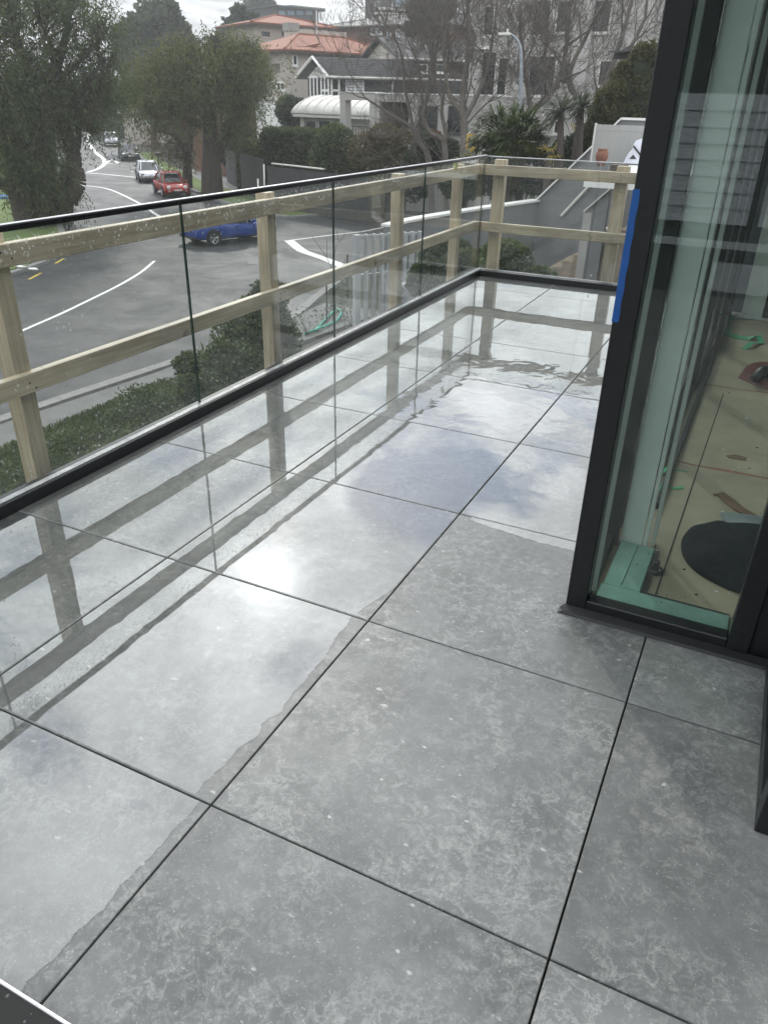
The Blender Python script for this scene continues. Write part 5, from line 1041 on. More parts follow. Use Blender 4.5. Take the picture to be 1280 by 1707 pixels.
# box hedges and garden shrubs across the street
def hedge(name, label, u0, u1, vt, D0, D1, depth, material, seed, n=5000, leaf=.14, cat='hedge', wob=.12):
    rng = np.random.default_rng(seed); F_ = Facade(at(u0, vt+20, D0), at(u1, vt+20, D1)); zt = F_.hit((u0+u1)/2, vt)[1]; t = thing(name, label, cat, (*F_.pt(F_.L/2, -depth/2, GZ),))
    F_.box(MB(), .12, F_.L-.12, GZ, zt-.15, -depth+.12, -.12).build('branches', 'core', t); C = []; A = []  # one dark solid box inside the leaves, not separate branches
    for face, m in (('f', n), ('t', int(n*.6)), ('e', n//5)):
        a = rng.uniform(0, F_.L, m); d = rng.uniform(-depth, 0, m); z = rng.uniform(GZ, zt, m); nv = np.zeros((m, 3))
        if face == 'f': d = rng.normal(0, wob*.6, m); nv[:, :2] = F_.n
        elif face == 't': z = zt+rng.normal(0, wob*.6, m); nv[:, 2] = 1
        else: a = np.where(rng.random(m) < .5, 0, F_.L)+rng.normal(0, wob*.5, m); nv[:, :2] = np.where((a > F_.L/2)[:, None], F_.x, -F_.x)
        d = d+.12*np.sin(a*2.3+z*3)*wob*4*.3; C.append(np.stack([F_.p[0]+F_.x[0]*a+F_.n[0]*d, F_.p[1]+F_.x[1]*a+F_.n[1]*d, z], 1)); A.append(nv+rng.normal(size=(m, 3))*.7)
    foliage('leaves', np.concatenate(C), np.concatenate(A), leaf, .38, material, t, rng); return t
hedge('box_hedge', 'tall clipped green hedge before the vaulted pavilion', 436, 532, 220, 60, 58, 2.2, 'hedge_leaf', 61, 5200, .2)
hedge('box_hedge', 'lower clipped hedge beside the charcoal fence at the footpath', 394, 441, 238, 62, 60, 2.0, 'hedge_leaf', 62, 2600, .18)
Ds = 52
bushy('garden_shrub', 'light green leafy shrub at the end of the tall clipped hedge', (*px(558, 280, Ds)[:2], GZ), [B(560, 245, Ds, 32, 1, .95), B(545, 265, Ds, 26, .8), B(578, 265, Ds, 26, .8), B(560, 285, Ds, 34, .8)], 'hedge_leaf', 63, 2300, .2, cat='shrub')
bushy('garden_shrub', 'brownish twiggy shrub in front of the garage opening', (*px(640, 270, 48)[:2], GZ), [B(640, 240, 48, 30, .8, .9), B(612, 255, 48, 28, .8), B(668, 250, 48, 28, .8), B(640, 275, 48, 40, .9)], 'brown_leaf', 64, 1800, .18, cat='shrub', core=False, trunk=[([(*px(640, 290, 48)[:2], GZ), px(630, 250, 48), px(622, 215, 48)], .05, .02), ([(*px(642, 290, 48)[:2], GZ), px(652, 245, 48), px(660, 212, 48)], .05, .02)])
bushy('garden_shrub', 'dark shrub mass under the leafless trees beside the glass corner', (*px(725, 265, 46)[:2], GZ), [B(715, 250, 46, 24, .8), B(745, 262, 46, 24, .8), B(700, 275, 46, 26, .8), B(690, 300, 46, 30, .6)], 'dark_leaf', 65, 1700, .2, cat='shrub')
bushy('garden_shrub', 'rust coloured low shrub by the garage window sill', (*px(722, 240, 47)[:2], GZ), [B(720, 232, 47, 14, .8, .8), B(735, 240, 47, 10, .5)], 'rust_leaf', 66, 1200, .15, cat='shrub')
bushy('climbing_plant', 'dark leafy climber beside the white shed', (*px(478, 210, 66)[:2], GZ), [B(482, 185, 66, 20, 1, 1.0), B(492, 205, 66, 18, .7), B(500, 178, 66, 10, .4)], 'dark_leaf', 67, 1600, .2, cat='climber')
bushy('conifer_tree', 'yellow green dense conifer under the eaves near the window post', (*px(1040, 200, 29)[:2], GZ), [B(1065, 120, 29, 30, .8, 1.2), B(1040, 150, 29, 32, .9, 1.1), B(1015, 178, 29, 26, .8), B(1075, 170, 29, 40, 1), B(1045, 205, 29, 45, 1), B(1000, 205, 29, 22, .7), B(985, 225, 29, 18, .5), B(1085, 95, 29, 22, .6)], 'conifer_leaf', 68, 6500, .11, asp=.22, lumps=26, trunk=[([(*px(1045, 260, 29)[:2], GZ), px(1045, 160, 29)], .2, .1)])
bushy('garden_shrub', 'dark shrub in the yard below the grey wall seen through the far glass', (*px(850, 430, 14)[:2], GZ), [B(840, 436, 14.5, 44, 1, .7), B(795, 446, 14.5, 36, .8, .7), B(900, 466, 14, 26, .6, .6)], 'near_leaf', 69, 2200, .085, cat='shrub')
bushy('garden_shrub', 'dark clipped shrub behind the last left glass panel', (*px(745, 430, 14)[:2], GZ), [B(745, 430, 14, 42, 1, .75), B(720, 470, 13.5, 40, .9, .8), B(770, 455, 13.5, 40, .9, .8)], 'near_leaf', 70, 2200, .085, cat='shrub')
# fan palm clump
def blades(parent, name, tips, material, wid):      # sword-like blades: list of (base, mid, tip)
    V = []; F = []
    for b_, m_2, t_ in tips:
        d = t_-b_; s_ = np.cross(d, [0.3, .2, 1.0]); s_ /= (np.linalg.norm(s_)+1e-9); i = len(V); V += [b_-s_*wid*.35, b_+s_*wid*.35, m_2+s_*wid*.5, m_2-s_*wid*.5, t_+s_*wid*.05, t_-s_*wid*.05]; F += [(i, i+1, i+2, i+3), (i+3, i+2, i+4, i+5)]
    return npmesh(name, np.array(V), np.array(F), material, parent)
def fanpalm(label, c, R_, n, seed, material='palm_leaf', nb=11, blade=.55, zmin=-.25, name='fan_palm'):
    rng = np.random.default_rng(seed); t = thing(name, label, 'palm', (c[0], c[1], GZ)); st = []; bl_ = []; 
    MB().tube([(c[0], c[1], GZ), (c[0], c[1], c[2])], [.16, .13], 9).build('trunk', 'bark', t, smooth=True)
    for i in range(n):
        d = rng.normal(size=3); d[2] = abs(d[2])*.9+zmin if rng.random() < .75 else d[2]*.5-.2; d /= np.linalg.norm(d); L_ = R_*rng.uniform(.45, .85)*np.array([1, 1, .85]); e = np.array(c)+d*L_+[0, 0, rng.uniform(-.9, .1)*.3]; st.append((np.array(c)+d*.1, e, .016, .010))
        up = np.array([0, 0, 1.0]); s_ = np.cross(d, up); s_ /= (np.linalg.norm(s_)+1e-6); f_ = np.cross(s_, d)
        for q in range(nb):
            a = (q/(nb-1)-.5)*2.5; v = d*math.cos(a)+s_*math.sin(a)+f_*rng.normal()*.12; Lb = blade*rng.uniform(.8, 1.15)*(.75+.25*math.cos(a)); mid = e+v*Lb*.55; tip = e+v*Lb+np.array([0, 0, -1])*Lb*rng.uniform(.15, .5); bl_.append((e, mid, tip))
    V, F = tubes(st, 4); npmesh('stems', V, F, 'palm_leaf', t); blades(t, 'fronds', bl_, material, .05); return t
Dq = 28
fanpalm('large bushy fan palm with drooping green fronds behind the glass corner', px(850, 232, Dq), 1.40, 210, 71, blade=.52)
fanpalm('second lower fan palm hanging over the grey wall', px(868, 300, Dq+1), 1.1, 70, 72, blade=.55)
fanpalm('small yellow fronded palm left of the large fan palm', px(778, 262, Dq-1), .30, 10, 73, 'yellow_leaf', 7, .3)
fanpalm('small yellowing palm right of the large fan palm', px(918, 250, Dq-1), .34, 12, 74, 'yellow_leaf', 8, .35)
fanpalm('single pale yellow frond plant beside the terrace screen', px(966, 205, 28), .18, 5, 75, 'yellow_leaf', 5, .28)
def sword(label, c, R_, n, seed, wid=.05):
    rng = np.random.default_rng(seed); t = thing('cabbage_tree', label, 'tree', (c[0], c[1], GZ)); MB().tube([(c[0]+.5, c[1], GZ), (c[0]+.3, c[1], (GZ+c[2])/2), c], [.14, .12, .10], 8).build('trunk', 'bark', t, smooth=True); bl_ = []
    for i in range(n):
        d = rng.normal(size=3); d[2] = d[2]*.7+.25; d /= np.linalg.norm(d); L_ = R_*rng.uniform(.7, 1.1); b_ = np.array(c)+d*.05; bl_.append((b_, b_+d*L_*.6, b_+d*L_+np.array([0, 0, -1])*L_*.35*rng.random()))
    blades(t, 'leaves', bl_, 'sword_leaf', wid); return t
sword('spiky cabbage tree with a dark leaning trunk beside the fan palm', px(935, 185, 27), .75, 130, 76)
sword('spiky grey green cabbage tree nearer the terrace screen', px(968, 180, 27.5), .6, 110, 77)
bushy('garden_shrub', 'dark undergrowth shrub along the foot of the palms', (*px(900, 270, 26)[:2], GZ), [B(830, 290, 28.5, 40, .8, .8), B(900, 285, 29, 40, .8, .8), B(945, 262, 29.5, 26, .7, 1.0), B(770, 300, 27, 36, .7, .8), B(970, 240, 29.5, 18, .5)], 'dark_leaf', 78, 1800, .13, cat='shrub')
# hedge bank below the deck and the taller shrub beside it
rng = np.random.default_rng(80)
hb = thing('hedge_bank', 'dense dark green hedge bank directly below the balustrade', 'hedge', (-6, 5, GZ))
def bankz(x, y): return -3.62-.5*np.clip((-x-7.6)/1.7, 0, 1)**2+.20*np.sin(x*1.7+y*.8)+.16*np.sin(y*1.9-x)+.12*np.sin(x*3.1+y*2.7)
nx, ny = 14, 34; X = np.linspace(-9.3, -1.3, nx); Y = np.linspace(-2, 13.6, ny); V = []; F = []
for j in range(ny):
    for i in range(nx):
        edge = min(i, nx-1-i, j, ny-1-j); V.append((X[i], Y[j], bankz(X[i], Y[j])-.14 if edge else GZ))
for j in range(ny-1):
    for i in range(nx-1): F.append((j*nx+i, j*nx+i+1, (j+1)*nx+i+1, (j+1)*nx+i))
npmesh('branches', V, F, 'core', hb)  # dark solid surface just under the leaves, not separate branches
n = 130000; x = rng.uniform(-9.5, -2.2, n); y = rng.uniform(.5, 13.5, n); z = bankz(x, y)+rng.normal(0, .09, n); z = np.where(x < -9.1, GZ+(z-GZ)*rng.uniform(.2, 1, n), z); ed = y > 12.9; z = np.where(ed, GZ+(z-GZ)*rng.uniform(.1, 1, n), z)
A = rng.normal(size=(n, 3))*.7+[0, 0, .9]; foliage('leaves', np.stack([x, y, z], 1), A, 0.058, .34, 'near_leaf', hb, rng, 'stuff')
Dsb = 11.5
bushy('tall_shrub', 'tall loose shrub with small pale leaves behind the second timber post', (*px(430, 600, Dsb)[:2], GZ), [B(440, 505, Dsb, 40, .8, 1.0), B(410, 555, Dsb, 56, 1.1, .9), B(455, 560, Dsb, 50, 1, 1.0), B(390, 620, Dsb-.6, 70, 1.2, .8), B(460, 620, Dsb-.4, 56, 1, .8), B(350, 650, Dsb-1, 60, 1, .7), B(470, 490, Dsb, 18, .3)], 'near_leaf', 81, 4200, .055, asp=.32, cat='shrub', lumps=36, trunk=[([(*px(430, 640, Dsb)[:2], GZ), px(432, 560, Dsb)], .06, .03)])
bushy('tall_shrub', 'round shrub at the hedge end below the first glass joint', (*px(315, 630, 10.8)[:2], GZ), [B(318, 615, 10.8, 30, .7, .9), B(330, 650, 10.5, 40, .8, .8)], 'near_leaf', 82, 3000, .055, asp=.32, cat='shrub', lumps=20)
# lawn blades (near strip) and verge tufts
n = 26000; x = rng.uniform(-10.7, -9.2, n); y = rng.uniform(2, 13.6, n); Cg = np.stack([x, y, np.full(n, GZ+.07)], 1); Ag = rng.normal(size=(n, 3))*.35+[0, 0, 1]
o = foliage('grass', Cg, Ag, .10, .12, 'grass_blade' if False else 'hedge_leaf', None, rng, 'stuff')
# sparse bed plants and stakes
for i, (u, v, D_, lab) in enumerate(((545, 520, 16, 'thin sparse bed plant left of the first black stake'), (570, 490, 17, 'small twiggy plant behind the wire stake'), (590, 530, 16, 'scrubby bed plant near the slat screen foot'), (512, 540, 15.5, 'low scrubby plant at the bed edge by the path'))):
    p = onz(u, v+18, GZ+.1); rg = np.random.default_rng(90+i); t = thing('bed_plant', lab, 'plant', (p[0], p[1], GZ+.1)); sg = []; C = []
    for _ in range(9):
        d = rg.normal(size=3)*[.5, .5, .2]+[0, 0, 1]; d /= np.linalg.norm(d); q = p+d*rg.uniform(.3, .75); sg.append((p, q, .008, .004)); C.append(q+rg.normal(size=(14, 3))*.10)
    V, F = tubes(sg, 4); npmesh('stems', V, F, 'twig', t); C = np.concatenate(C); foliage('leaves', C, rg.normal(size=C.shape), .07, .35, 'near_leaf', t, rg)
for i, (u, v0, v1, lab) in enumerate(((545, 462, 536, 'thin black stake left of the second glass joint'), (580, 424, 497, 'thin black stake right of the second glass joint'), (556, 455, 505, 'short dark stake between the two taller stakes'))):
    b_ = onz(u, v1, GZ+.1); D_ = math.hypot(*(b_-CAM)[:2]); tp_ = at(u-1, v0, D_); tag(MB().tube([b_, tp_], .022, 6).build('garden_stake', 'black', org=b_), lab, 'stake')
sap = thing('sapling', 'thin leafless sapling against the wet road beyond the second joint', 'sapling', onz(560, 470, GZ+.1)); rg = np.random.default_rng(97); p = onz(560, 470, GZ+.1); D_ = math.hypot(*(p-CAM)[:2]); sg = []
for (u0_2, v0_, u1_2, v1_) in ((560, 470, 545, 430), (545, 430, 524, 392), (552, 448, 565, 405), (565, 405, 562, 380), (545, 430, 548, 395), (560, 470, 575, 430), (565, 405, 575, 388)): sg.append((at(u0_2, v0_, D_), at(u1_2, v1_, D_)+rg.normal(size=3)*.05, .014, .008))
V, F = tubes(sg, 5); npmesh('branches', V, F, 'twig', sap)
hz_ = MB(); hp_ = spl([onz(508, 556, GZ+.13), onz(530, 548, GZ+.16), onz(550, 540, GZ+.14), onz(563, 532, GZ+.16), onz(569, 520, GZ+.14), onz(560, 516, GZ+.15), onz(545, 530, GZ+.13), onz(525, 551, GZ+.14)], 8)
m_('hose', (0.03, .40, .30), .3); tag(hz_.tube(hp_, .035, 7).build('garden_hose', 'hose', smooth=True, org=onz(545, 540, GZ+.1)), 'turquoise green garden hose lying on the planting bed', 'hose')

# ------------------------------------------------------------------ vehicles
def paintmat(n, c, metal=.3): return mat(n, c, .22, var=.04, metal=metal, spec=.6)
m_('tyre', (.012, .012, .012), .85); m_('rim', (.42, .43, .44), .3, metal=.8); m_('headlamp', (.75, .77, .78), .12, spec=.8); m_('taillamp', (.30, .012, .012), .2); m_('plate', (.6, .6, .58), .5); m_('cglass', (.018, .022, .025), .05, spec=.8); m_('trimblack', (.010, .010, .011), .5); m_('carseat', (.03, .03, .03), .8)
def car(name, label, front, h, L, Wd, H, paint, style='sedan', group=None):
    h = np.array(h, float)/np.linalg.norm(h); c = np.array(front, float)-h*L/2; t = thing(name, label, 'car', (0, 0, 0), group); w = Wd/2; hb = .65*H if style != 'beetle' else .60*H
    def st(x, ww, zb, zt): return [(x, y*s, z) for s in (1, -1) for y, z in (((ww*.86, zb), (ww*.985, zb+.10), (ww, zb+.28), (ww*.985, zt-.12), (ww*.90, zt-.015), (ww*.45, zt+.015)) if s == 1 else ((ww*.45, zt+.015), (ww*.90, zt-.015), (ww*.985, zt-.12), (ww, zb+.28), (ww*.985, zb+.10), (ww*.86, zb)))]
    if style == 'beetle': prof = [(-.5, .62, .40, .62), (-.485, .80, .28, .80), (-.42, .92, .22, .98), (-.30, .97, .20, 1.0), (-.1, .95, .20, .98), (.1, .94, .20, .96), (.22, .94, .20, .95), (.32, .93, .20, .90), (.42, .84, .22, .78), (.475, .70, .26, .62), (.5, .55, .34, .46)]
    elif style == 'suv': prof = [(-.5, .82, .45, .80), (-.49, .94, .32, 1.0), (-.40, 1, .26, 1.06), (-.1, 1, .26, 1.04), (.15, 1, .26, 1.0), (.32, .98, .26, .98), (.44, .93, .30, .92), (.49, .86, .36, .78), (.5, .78, .42, .66)]
    else: prof = [(-.5, .80, .42, .74), (-.49, .92, .30, .90), (-.43, .97, .22, .99), (-.28, 1, .20, 1.0), (-.1, 1, .20, .96), (.12, 1, .20, .93), (.25, .99, .20, .90), (.36, .97, .20, .84), (.45, .92, .22, .74), (.49, .84, .28, .60), (.5, .74, .36, .48)]
    k = hb/1.0; rings = [st(x*L, ww*w, zb*k if style != 'suv' else zb*k*.95, zt*k) for x, ww, zb, zt in prof]; n = 12; mb = MB(); vs = [p for r in rings for p in r]
    mb.add(vs, [(i*n+j, (i+1)*n+j, (i+1)*n+(j+1) % n, i*n+(j+1) % n) for i in range(len(rings)-1) for j in range(n)]+[tuple(range(n)), tuple(reversed(range((len(rings)-1)*n, len(rings)*n)))])
    b = mb.build('body', paint, t, smooth=True); md = b.modifiers.new('smooth', 'SUBSURF'); md.levels = md.render_levels = 1
    gx = {'sedan': (-.40, -.22, .06, .25), 'hatch': (-.47, -.34, .05, .25), 'suv': (-.48, -.42, .10, .26), 'beetle': (-.40, -.16, .10, .20)}[style]
    zb0, zt0 = hb*.90, H-.05; wb, wt = w*.90, w*.70
    def ring(f): # plan ring of the cabin at height fraction f
        e = f**1.0; xr = gx[0]+(gx[1]-gx[0])*e; xf = gx[3]+(gx[2]-gx[3])*e; ww = wb+(wt-wb)*(f**1.4); z = zb0+(zt0-zb0)*(f if style != 'beetle' else math.sin(f*math.pi/2)); 
        return [(xr*L, -ww*.82, z), (xr*L+.18, -ww, z), (xf*L-.3, -ww, z), (xf*L-.02, -ww*.78, z), (xf*L+.04, 0, z), (xf*L-.02, ww*.78, z), (xf*L-.3, ww, z), (xr*L+.18, ww, z), (xr*L, ww*.82, z), (xr*L-.05, 0, z)]
    R = [ring(f) for f in (0, .35, .7, 1.0)]; m = 10; mb = MB(); mb.add([p for r in R for p in r], [(i*m+j, i*m+(j+1) % m, (i+1)*m+(j+1) % m, (i+1)*m+j) for i in range(3) for j in range(m)]+[tuple(range(3*m, 4*m))]); mb.build('windows', 'cglass', t, smooth=False)
    top = R[3]; mb = MB(); cx_ = (gx[1]+gx[2])/2*L; up = [(cx_+(p[0]-cx_)*.80, p[1]*.75, H) for p in top]; lo = [(cx_+(p[0]-cx_)*1.03, p[1]*1.03, zt0-.03) for p in top]; mid = [(cx_+(p[0]-cx_)*1.0, p[1]*1.0, zt0+.015) for p in top]
    mb.add(lo+mid+up, [(i*m+j, i*m+(j+1) % m, (i+1)*m+(j+1) % m, (i+1)*m+j) for i in range(2) for j in range(m)]+[tuple(range(2*m, 3*m))]); mb.build('roof', paint, t, smooth=True)
    mb = MB()
    for s in (0, 1):
        idx = [(1, 2, 3) if not s else (7, 6, 5)][0]
        for q, r_ in ((idx[0], .06), (idx[1], .035), (idx[2], .045)): MB().tube([R[0][q], R[1][q], R[2][q], R[3][q]], r_, 6).build('pillar', paint, t)
        y_ = R[0][2][1]*(-1 if s else 1); xm = (R[0][1][0]+R[0][2][0])/2+.1; MB().tube([(xm, R[0][2][1]*(1 if not s else -1)*1.0, zb0), (xm-.03, R[3][2][1]*(1 if not s else -1)*1.0, zt0)], .04, 6).build('pillar', paint, t)
    rr = .325 if style != 'suv' else .36
    for xw in (-.30*L, .305*L):
        for s in (1, -1):
            if style == 'beetle': MB().blob((xw, s*w*.90, .46), (.50, .17, .40), 14, 9).build('fender', paint, t, smooth=True)
            yo = s*(w*(1.0 if style != 'beetle' else 1.07)); MB().lathe([(.02, -.03), (rr+.075, -.03), (rr+.075, .006), (.02, .006)], (xw, yo, rr+.02), 22, 'y', flip=s).build('wheel_arch', 'trimblack', t)
            wh = MB().lathe([(rr*.66, -.16), (rr*.95, -.16), (rr, -.12), (rr, .0), (rr*.95, .035), (rr*.68, .035), (rr*.66, .02)], (xw, yo, rr), 26, 'y', flip=s).build('wheel', 'tyre', t)
            rm = MB().lathe([(.03, .012), (rr*.2, .02), (rr*.2, .0), (.03, .0)], (xw, yo, rr), 12, 'y', flip=s).lathe([(rr*.56, .018), (rr*.665, .03), (rr*.665, .01), (rr*.56, .01)], (xw, yo, rr), 26, 'y', flip=s)
            for q in range(5): a = 2*math.pi*q/5+.3; rm.tube([(xw+rr*.12*math.cos(a), yo+s*.018, rr+rr*.12*math.sin(a)), (xw+rr*.62*math.cos(a), yo+s*.024, rr+rr*.62*math.sin(a))], .035, 6)
            o = rm.build('rim', 'rim', t); o.parent = wh
    for s in (1, -1):
        if style == 'beetle': MB().blob((.452*L, s*w*.66, hb*.70), (.10, .135, .135), 14, 8).build('headlight', 'headlamp', t, smooth=True); MB().blob((.47*L, s*w*.62, hb*.46), (.05, .08, .06), 10, 6).build('indicator', 'headlamp', t, smooth=True)
        else: MB().blob((.462*L, s*w*.72, hb*.72), (.16, .17, .075), 12, 7).build('headlight', 'headlamp', t, smooth=True)
        MB().blob((-.478*L, s*w*.74, hb*.82), (.08, .20, .075), 12, 7).build('taillight', 'taillamp', t, smooth=True)
        mr_ = MB().blob((.17*L, s*(w+.08), hb*1.02), (.07, .11, .075), 10, 6).build('mirror', paint, t, smooth=True); MB().tube([(.175*L, s*(w*.90), hb*.96), (.172*L, s*(w+.03), hb*1.0)], .02, 5).build('stalk', 'trimblack', t).parent = mr_
        sm_ = MB()
        for xs_ in (-.235*L, -.02*L, .185*L): sm_.box(xs_-.006, xs_+.006, s*(w+.003)-.012, s*(w+.003)+.012, hb*.36, hb*.84)
        sm_.box(-.235*L, .185*L, s*(w+.003)-.012, s*(w+.003)+.012, hb*.335, hb*.352); sm_.build('door_seams', 'trimblack', t, kind='stuff')
        MB().box(-.05*L, .0*L, s*(w+.004)-.012, s*(w+.004)+.012, hb*.80, hb*.83).build('handle', paint, t)
    MB().cbox(.478*L, .497*L, -w*.55, w*.55, hb*.30, hb*.46, .01).build('grille', 'trimblack', t); MB().cbox(.497*L, .503*L+.01, -.26, .26, hb*.47, hb*.47+.11, .002).build('number_plate', 'plate', t); MB().cbox(-.507*L, -.498*L, -.26, .26, hb*.62, hb*.62+.11, .002).build('number_plate', 'plate', t)
    MB().cbox(-.502*L, -.46*L, -w*.8, w*.8, hb*.32, hb*.42, .01).build('bumper_strip', 'trimblack', t)
    if style == 'beetle': MB().lathe([(.005, .0), (.085, .0), (.085, .012), (.065, .012), (.065, .004), (.005, .004)], (.443*L, 0, hb*.74), 18, 'x').tube([(.45*L, -.045, hb*.74+.035), (.452*L, -.015, hb*.74-.04), (.451*L, 0, hb*.74), (.452*L, .015, hb*.74-.04), (.45*L, .045, hb*.74+.035)], .008, 4).build('badge', 'headlamp', t)
    t.location = (c[0], c[1], GZ+.006); t.rotation_euler = (0, 0, math.atan2(h[1], h[0])); return t
for n_, c_ in (('bluepaint', (.010, .045, .24)), ('redpaint', (.36, .035, .022)), ('silverpaint', (.50, .52, .56)), ('blackpaint', (.012, .013, .016)), ('greypaint', (.42, .44, .47))): MT[n_] = paintmat(n_, c_, .45 if 'silver' in n_ or 'grey' in n_ else .15)
fb = onz(462, 399, GZ); rb_ = onz(332, 413, GZ); hh = (fb-rb_)[:2]; hh /= np.linalg.norm(hh); lf = np.array([-hh[1], hh[0]])
car('blue_sedan', 'bright blue sedan driving along the wet road behind the timber rail', fb[:2]+hh*.15+lf*.88, hh, 4.55, 1.80, 1.50, 'bluepaint', 'sedan')
PG = 'cars parked along the far kerb'
car('red_car', 'red rounded small car with round headlights nearest on the far kerb', (-35.0, 43.9), (.80, -.60), 4.1, 1.70, 1.50, 'redpaint', 'beetle', PG)
car('silver_car', 'silver sporty hatchback parked just behind the red car', (-42.9, 50.3), (.72, -.69), 4.3, 1.80, 1.44, 'silverpaint', 'hatch', PG)
car('black_car', 'black sedan parked beyond the silver car near the give way triangle', (-59.2, 66.0), (.74, -.67), 4.6, 1.82, 1.46, 'blackpaint', 'sedan', PG)
p = onz(188, 245, GZ); car('grey_wagon', 'pale grey wagon farthest along the kerb under the hanging branches', p[:2], (.70, -.71), 4.7, 1.85, 1.62, 'greypaint', 'suv', PG)

# ------------------------------------------------------------------ street furniture and small things
Dl = 31; b_ = px(868, 240, Dl); lp = thing('street_lamp', 'galvanised curved street lamp rising behind the fan palm', 'street lamp', (b_[0], b_[1], GZ)); m_('galv', (.27, .30, .32), .5, metal=.2)
tube = [(b_[0], b_[1], GZ), px(867, 165, Dl), px(868.5, 110, Dl), px(868, 88, Dl)]+[px(866.5, 78, Dl), px(863, 69, Dl), px(858, 62, Dl), px(852, 58, Dl), px(848, 57.5, Dl)]
MB().tube(tube, [.09, .075, .058, .054, .05, .047, .043, .04, .036], 10).build('pole', 'galv', lp, smooth=True)
c = px(845, 57, Dl); MB().cbox(c[0]-.28, c[0]+.12, c[1]-.13, c[1]+.13, c[2]-.05, c[2]+.04, .02).build('lamp_head', 'offwhite', lp); MB().tube([(c[0], c[1], c[2]+.04), (c[0], c[1], c[2]+.16)], .035, 8).build('sensor', 'offwhite', lp)
def pole(u, v0, v1, D_, r, name, label, cat, material='galv'):
    b_ = px(u, v1, D_); tp_ = px(u, v0, D_); t = thing(name, label, cat, (b_[0], b_[1], GZ)); MB().tube([(b_[0], b_[1], GZ), tp_], r, 8).build('pole', material, t, smooth=True); return t, tp_
t, q = pole(440, 274, 312, 50, .045, 'sign_post', 'pale bare metal post at the footpath end beside the charcoal fence', 'post', 'offwhite')
t, q = pole(430, 298, 314, 50, .05, 'bollard', 'short pale post next to the bare metal post', 'post', 'offwhite')
t, q = pole(269, 222, 262, 82, .04, 'round_sign', 'round white road sign seen from behind under the brownish tree', 'sign'); hd = np.array([math.sin(-.6), -math.cos(-.6)])
MB().lathe([(.01, 0), (.48, 0), (.48, .03), (.01, .03)], (q[0], q[1]-.08, q[2]-.4), 24, 'y').build('sign_plate', 'offwhite', t)
t, q = pole(264, 255, 290, 70, .06, 'parking_post', 'dark post with a small pale topped head on the grass verge', 'post', 'trimblack'); MB().cbox(q[0]-.3, q[0]+.32, q[1]-.1, q[1]+.1, q[2]-.25, q[2], .04).build('head', 'trimblack', t); MB().cbox(q[0]-.3, q[0]+.32, q[1]-.1, q[1]+.1, q[2]+.003, q[2]+.06, .02).build('cap', 'offwhite', t)
t, q = pole(785, 226, 285, 34, .03, 'warning_sign', 'narrow yellow road sign with black curve mark left of the fan palm', 'sign'); m_('signyellow', (.60, .34, .03), .5)
MB().box(q[0]-.16, q[0]+.14, q[1]-.06, q[1]-.04, q[2]-.52, q[2]+.05).build('sign_plate', 'signyellow', t)
MB().tube([(q[0]+.0, q[1]-.068, q[2]-.40), (q[0]+.0, q[1]-.068, q[2]-.22), (q[0]-.05, q[1]-.068, q[2]-.14), (q[0]-.02, q[1]-.068, q[2]-.05)], .03, 6).build('curve_mark', 'trimblack', t)
tag(MB().cbox(-.925, -.9105, 7.08, 7.14, 1.066, 1.122, .001).build('sticky_note', mat('noteyellow', (.50, .55, .12), .6), org=(-.918, 7.11, 1.09)), 'small yellow green sticker on the last left glass panel', 'sticker')
fe = thing('charcoal_fence', 'dark charcoal board fence running along the footpath beside the hedges', 'fence', (*px(440, 300, 54)[:2], GZ))
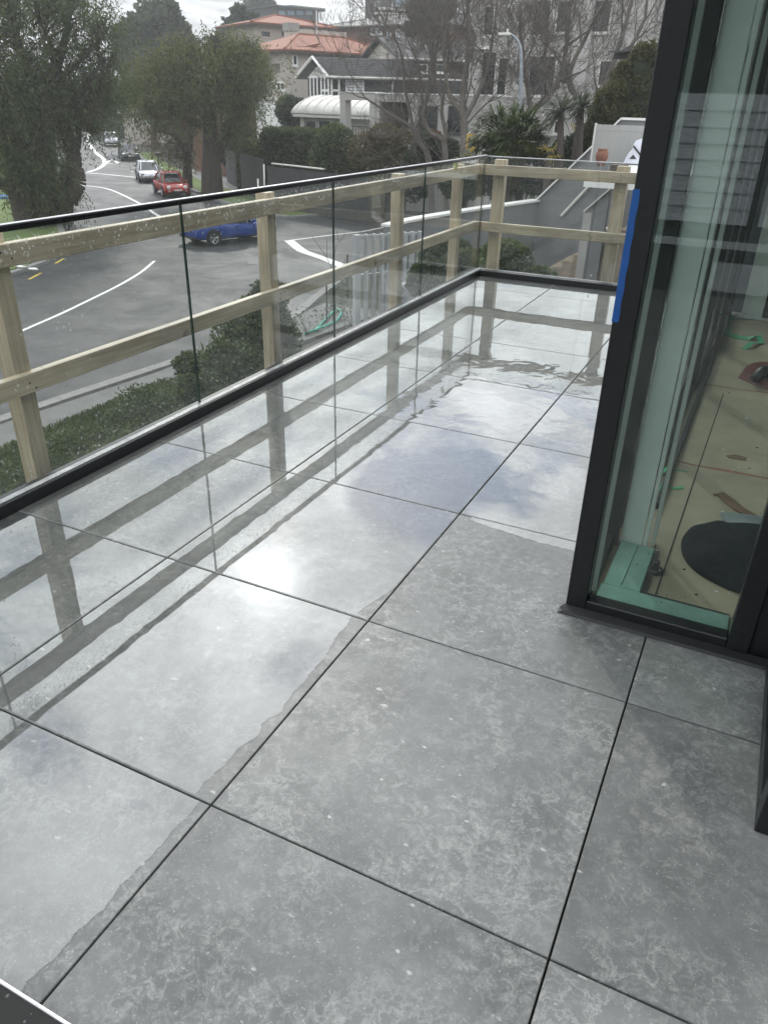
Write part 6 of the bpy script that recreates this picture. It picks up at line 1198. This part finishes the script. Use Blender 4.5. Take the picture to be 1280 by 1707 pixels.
def fence_run(pa, pb, za, zb_, n, par):
    f_ = Facade(pa, pb)
    for k in range(n):
        a0, a1 = f_.L*k/n+.008, f_.L*(k+1)/n-.008; z = za+(zb_-za)*(k+.5)/n; f_.box(MB(), a0, a1, GZ, z, -.02+.004*(k % 2), .02+.004*(k % 2)).build('board', 'charcoal', par)
    r_ = MB(); f_.box(r_, 0, f_.L, GZ+.3, GZ+.4, -.08, -.021); f_.box(r_, 0, f_.L, min(za, zb_)-.3, min(za, zb_)-.2, -.08, -.021); r_.build('rail', 'charcoal', par)
fence_run(px(376, 260, 68), px(441, 280, 53), px(376, 249, 68)[2], px(441, 266, 53)[2], 14, fe)
fe2 = thing('charcoal_fence', 'low dark fence with pale capping in front of the tall clipped hedge', 'fence', (*px(500, 300, 49)[:2], GZ)); fence_run(px(446, 290, 52), px(620, 300, 45), px(446, 277, 52)[2], px(620, 300, 45)[2]+.1, 24, fe2)
f_ = Facade(px(455, 290, 51.6), px(540, 300, 48)); z = px(480, 276, 50.5)[2]; f_.box(MB(), 0, f_.L, z, z+.06, -.1, .1).build('capping', 'offwhite', fe2)
for i, (u, v, lab) in enumerate(((36, 446, 'white leaf shaped scrap on the grass at the left kerb'), (57, 450, 'larger white scrap right beside the kerb and yellow dashes'))):
    p = onz(u, v, GZ+.12); tag(MB().blob((p[0], p[1], p[2]+.04), (.28, .14, .05), 9, 5, .25).build('paper_scrap', 'white', org=p), lab, 'litter')
p = px(8, 335, 58); tag(MB().cbox(p[0]-1.1, p[0]+.6, p[1]-.5, p[1]+.5, GZ+.1, p[2]+.25, .12).build('blue_skip', mat('bluetarp', (.03, .16, .45), .5), org=(p[0], p[1], GZ+.1)), 'bright blue skip bin behind the left leaning trunk', 'skip')

# ------------------------------------------------------------------ damp air
hm = bpy.data.materials.new('haze'); hm.use_nodes = True; hm.node_tree.nodes.remove(hm.node_tree.nodes['Principled BSDF'])
pv = N(hm.node_tree, 'ShaderNodeVolumePrincipled'); pv.inputs['Color'].default_value = (.93, .96, .97, 1); pv.inputs['Density'].default_value = 0.0011; pv.inputs['Anisotropy'].default_value = 0.35
hm.node_tree.links.new(pv.outputs[0], hm.node_tree.nodes['Material Output'].inputs['Volume'])
MT['haze'] = hm; zt_max = max((o.matrix_world @ Vector(c)).z for o in S.objects if o.type == 'MESH' for c in o.bound_box)
MB().box(-410, 410, -410, 410, GZ-1.1, zt_max+2).build('haze', 'haze', kind='stuff')
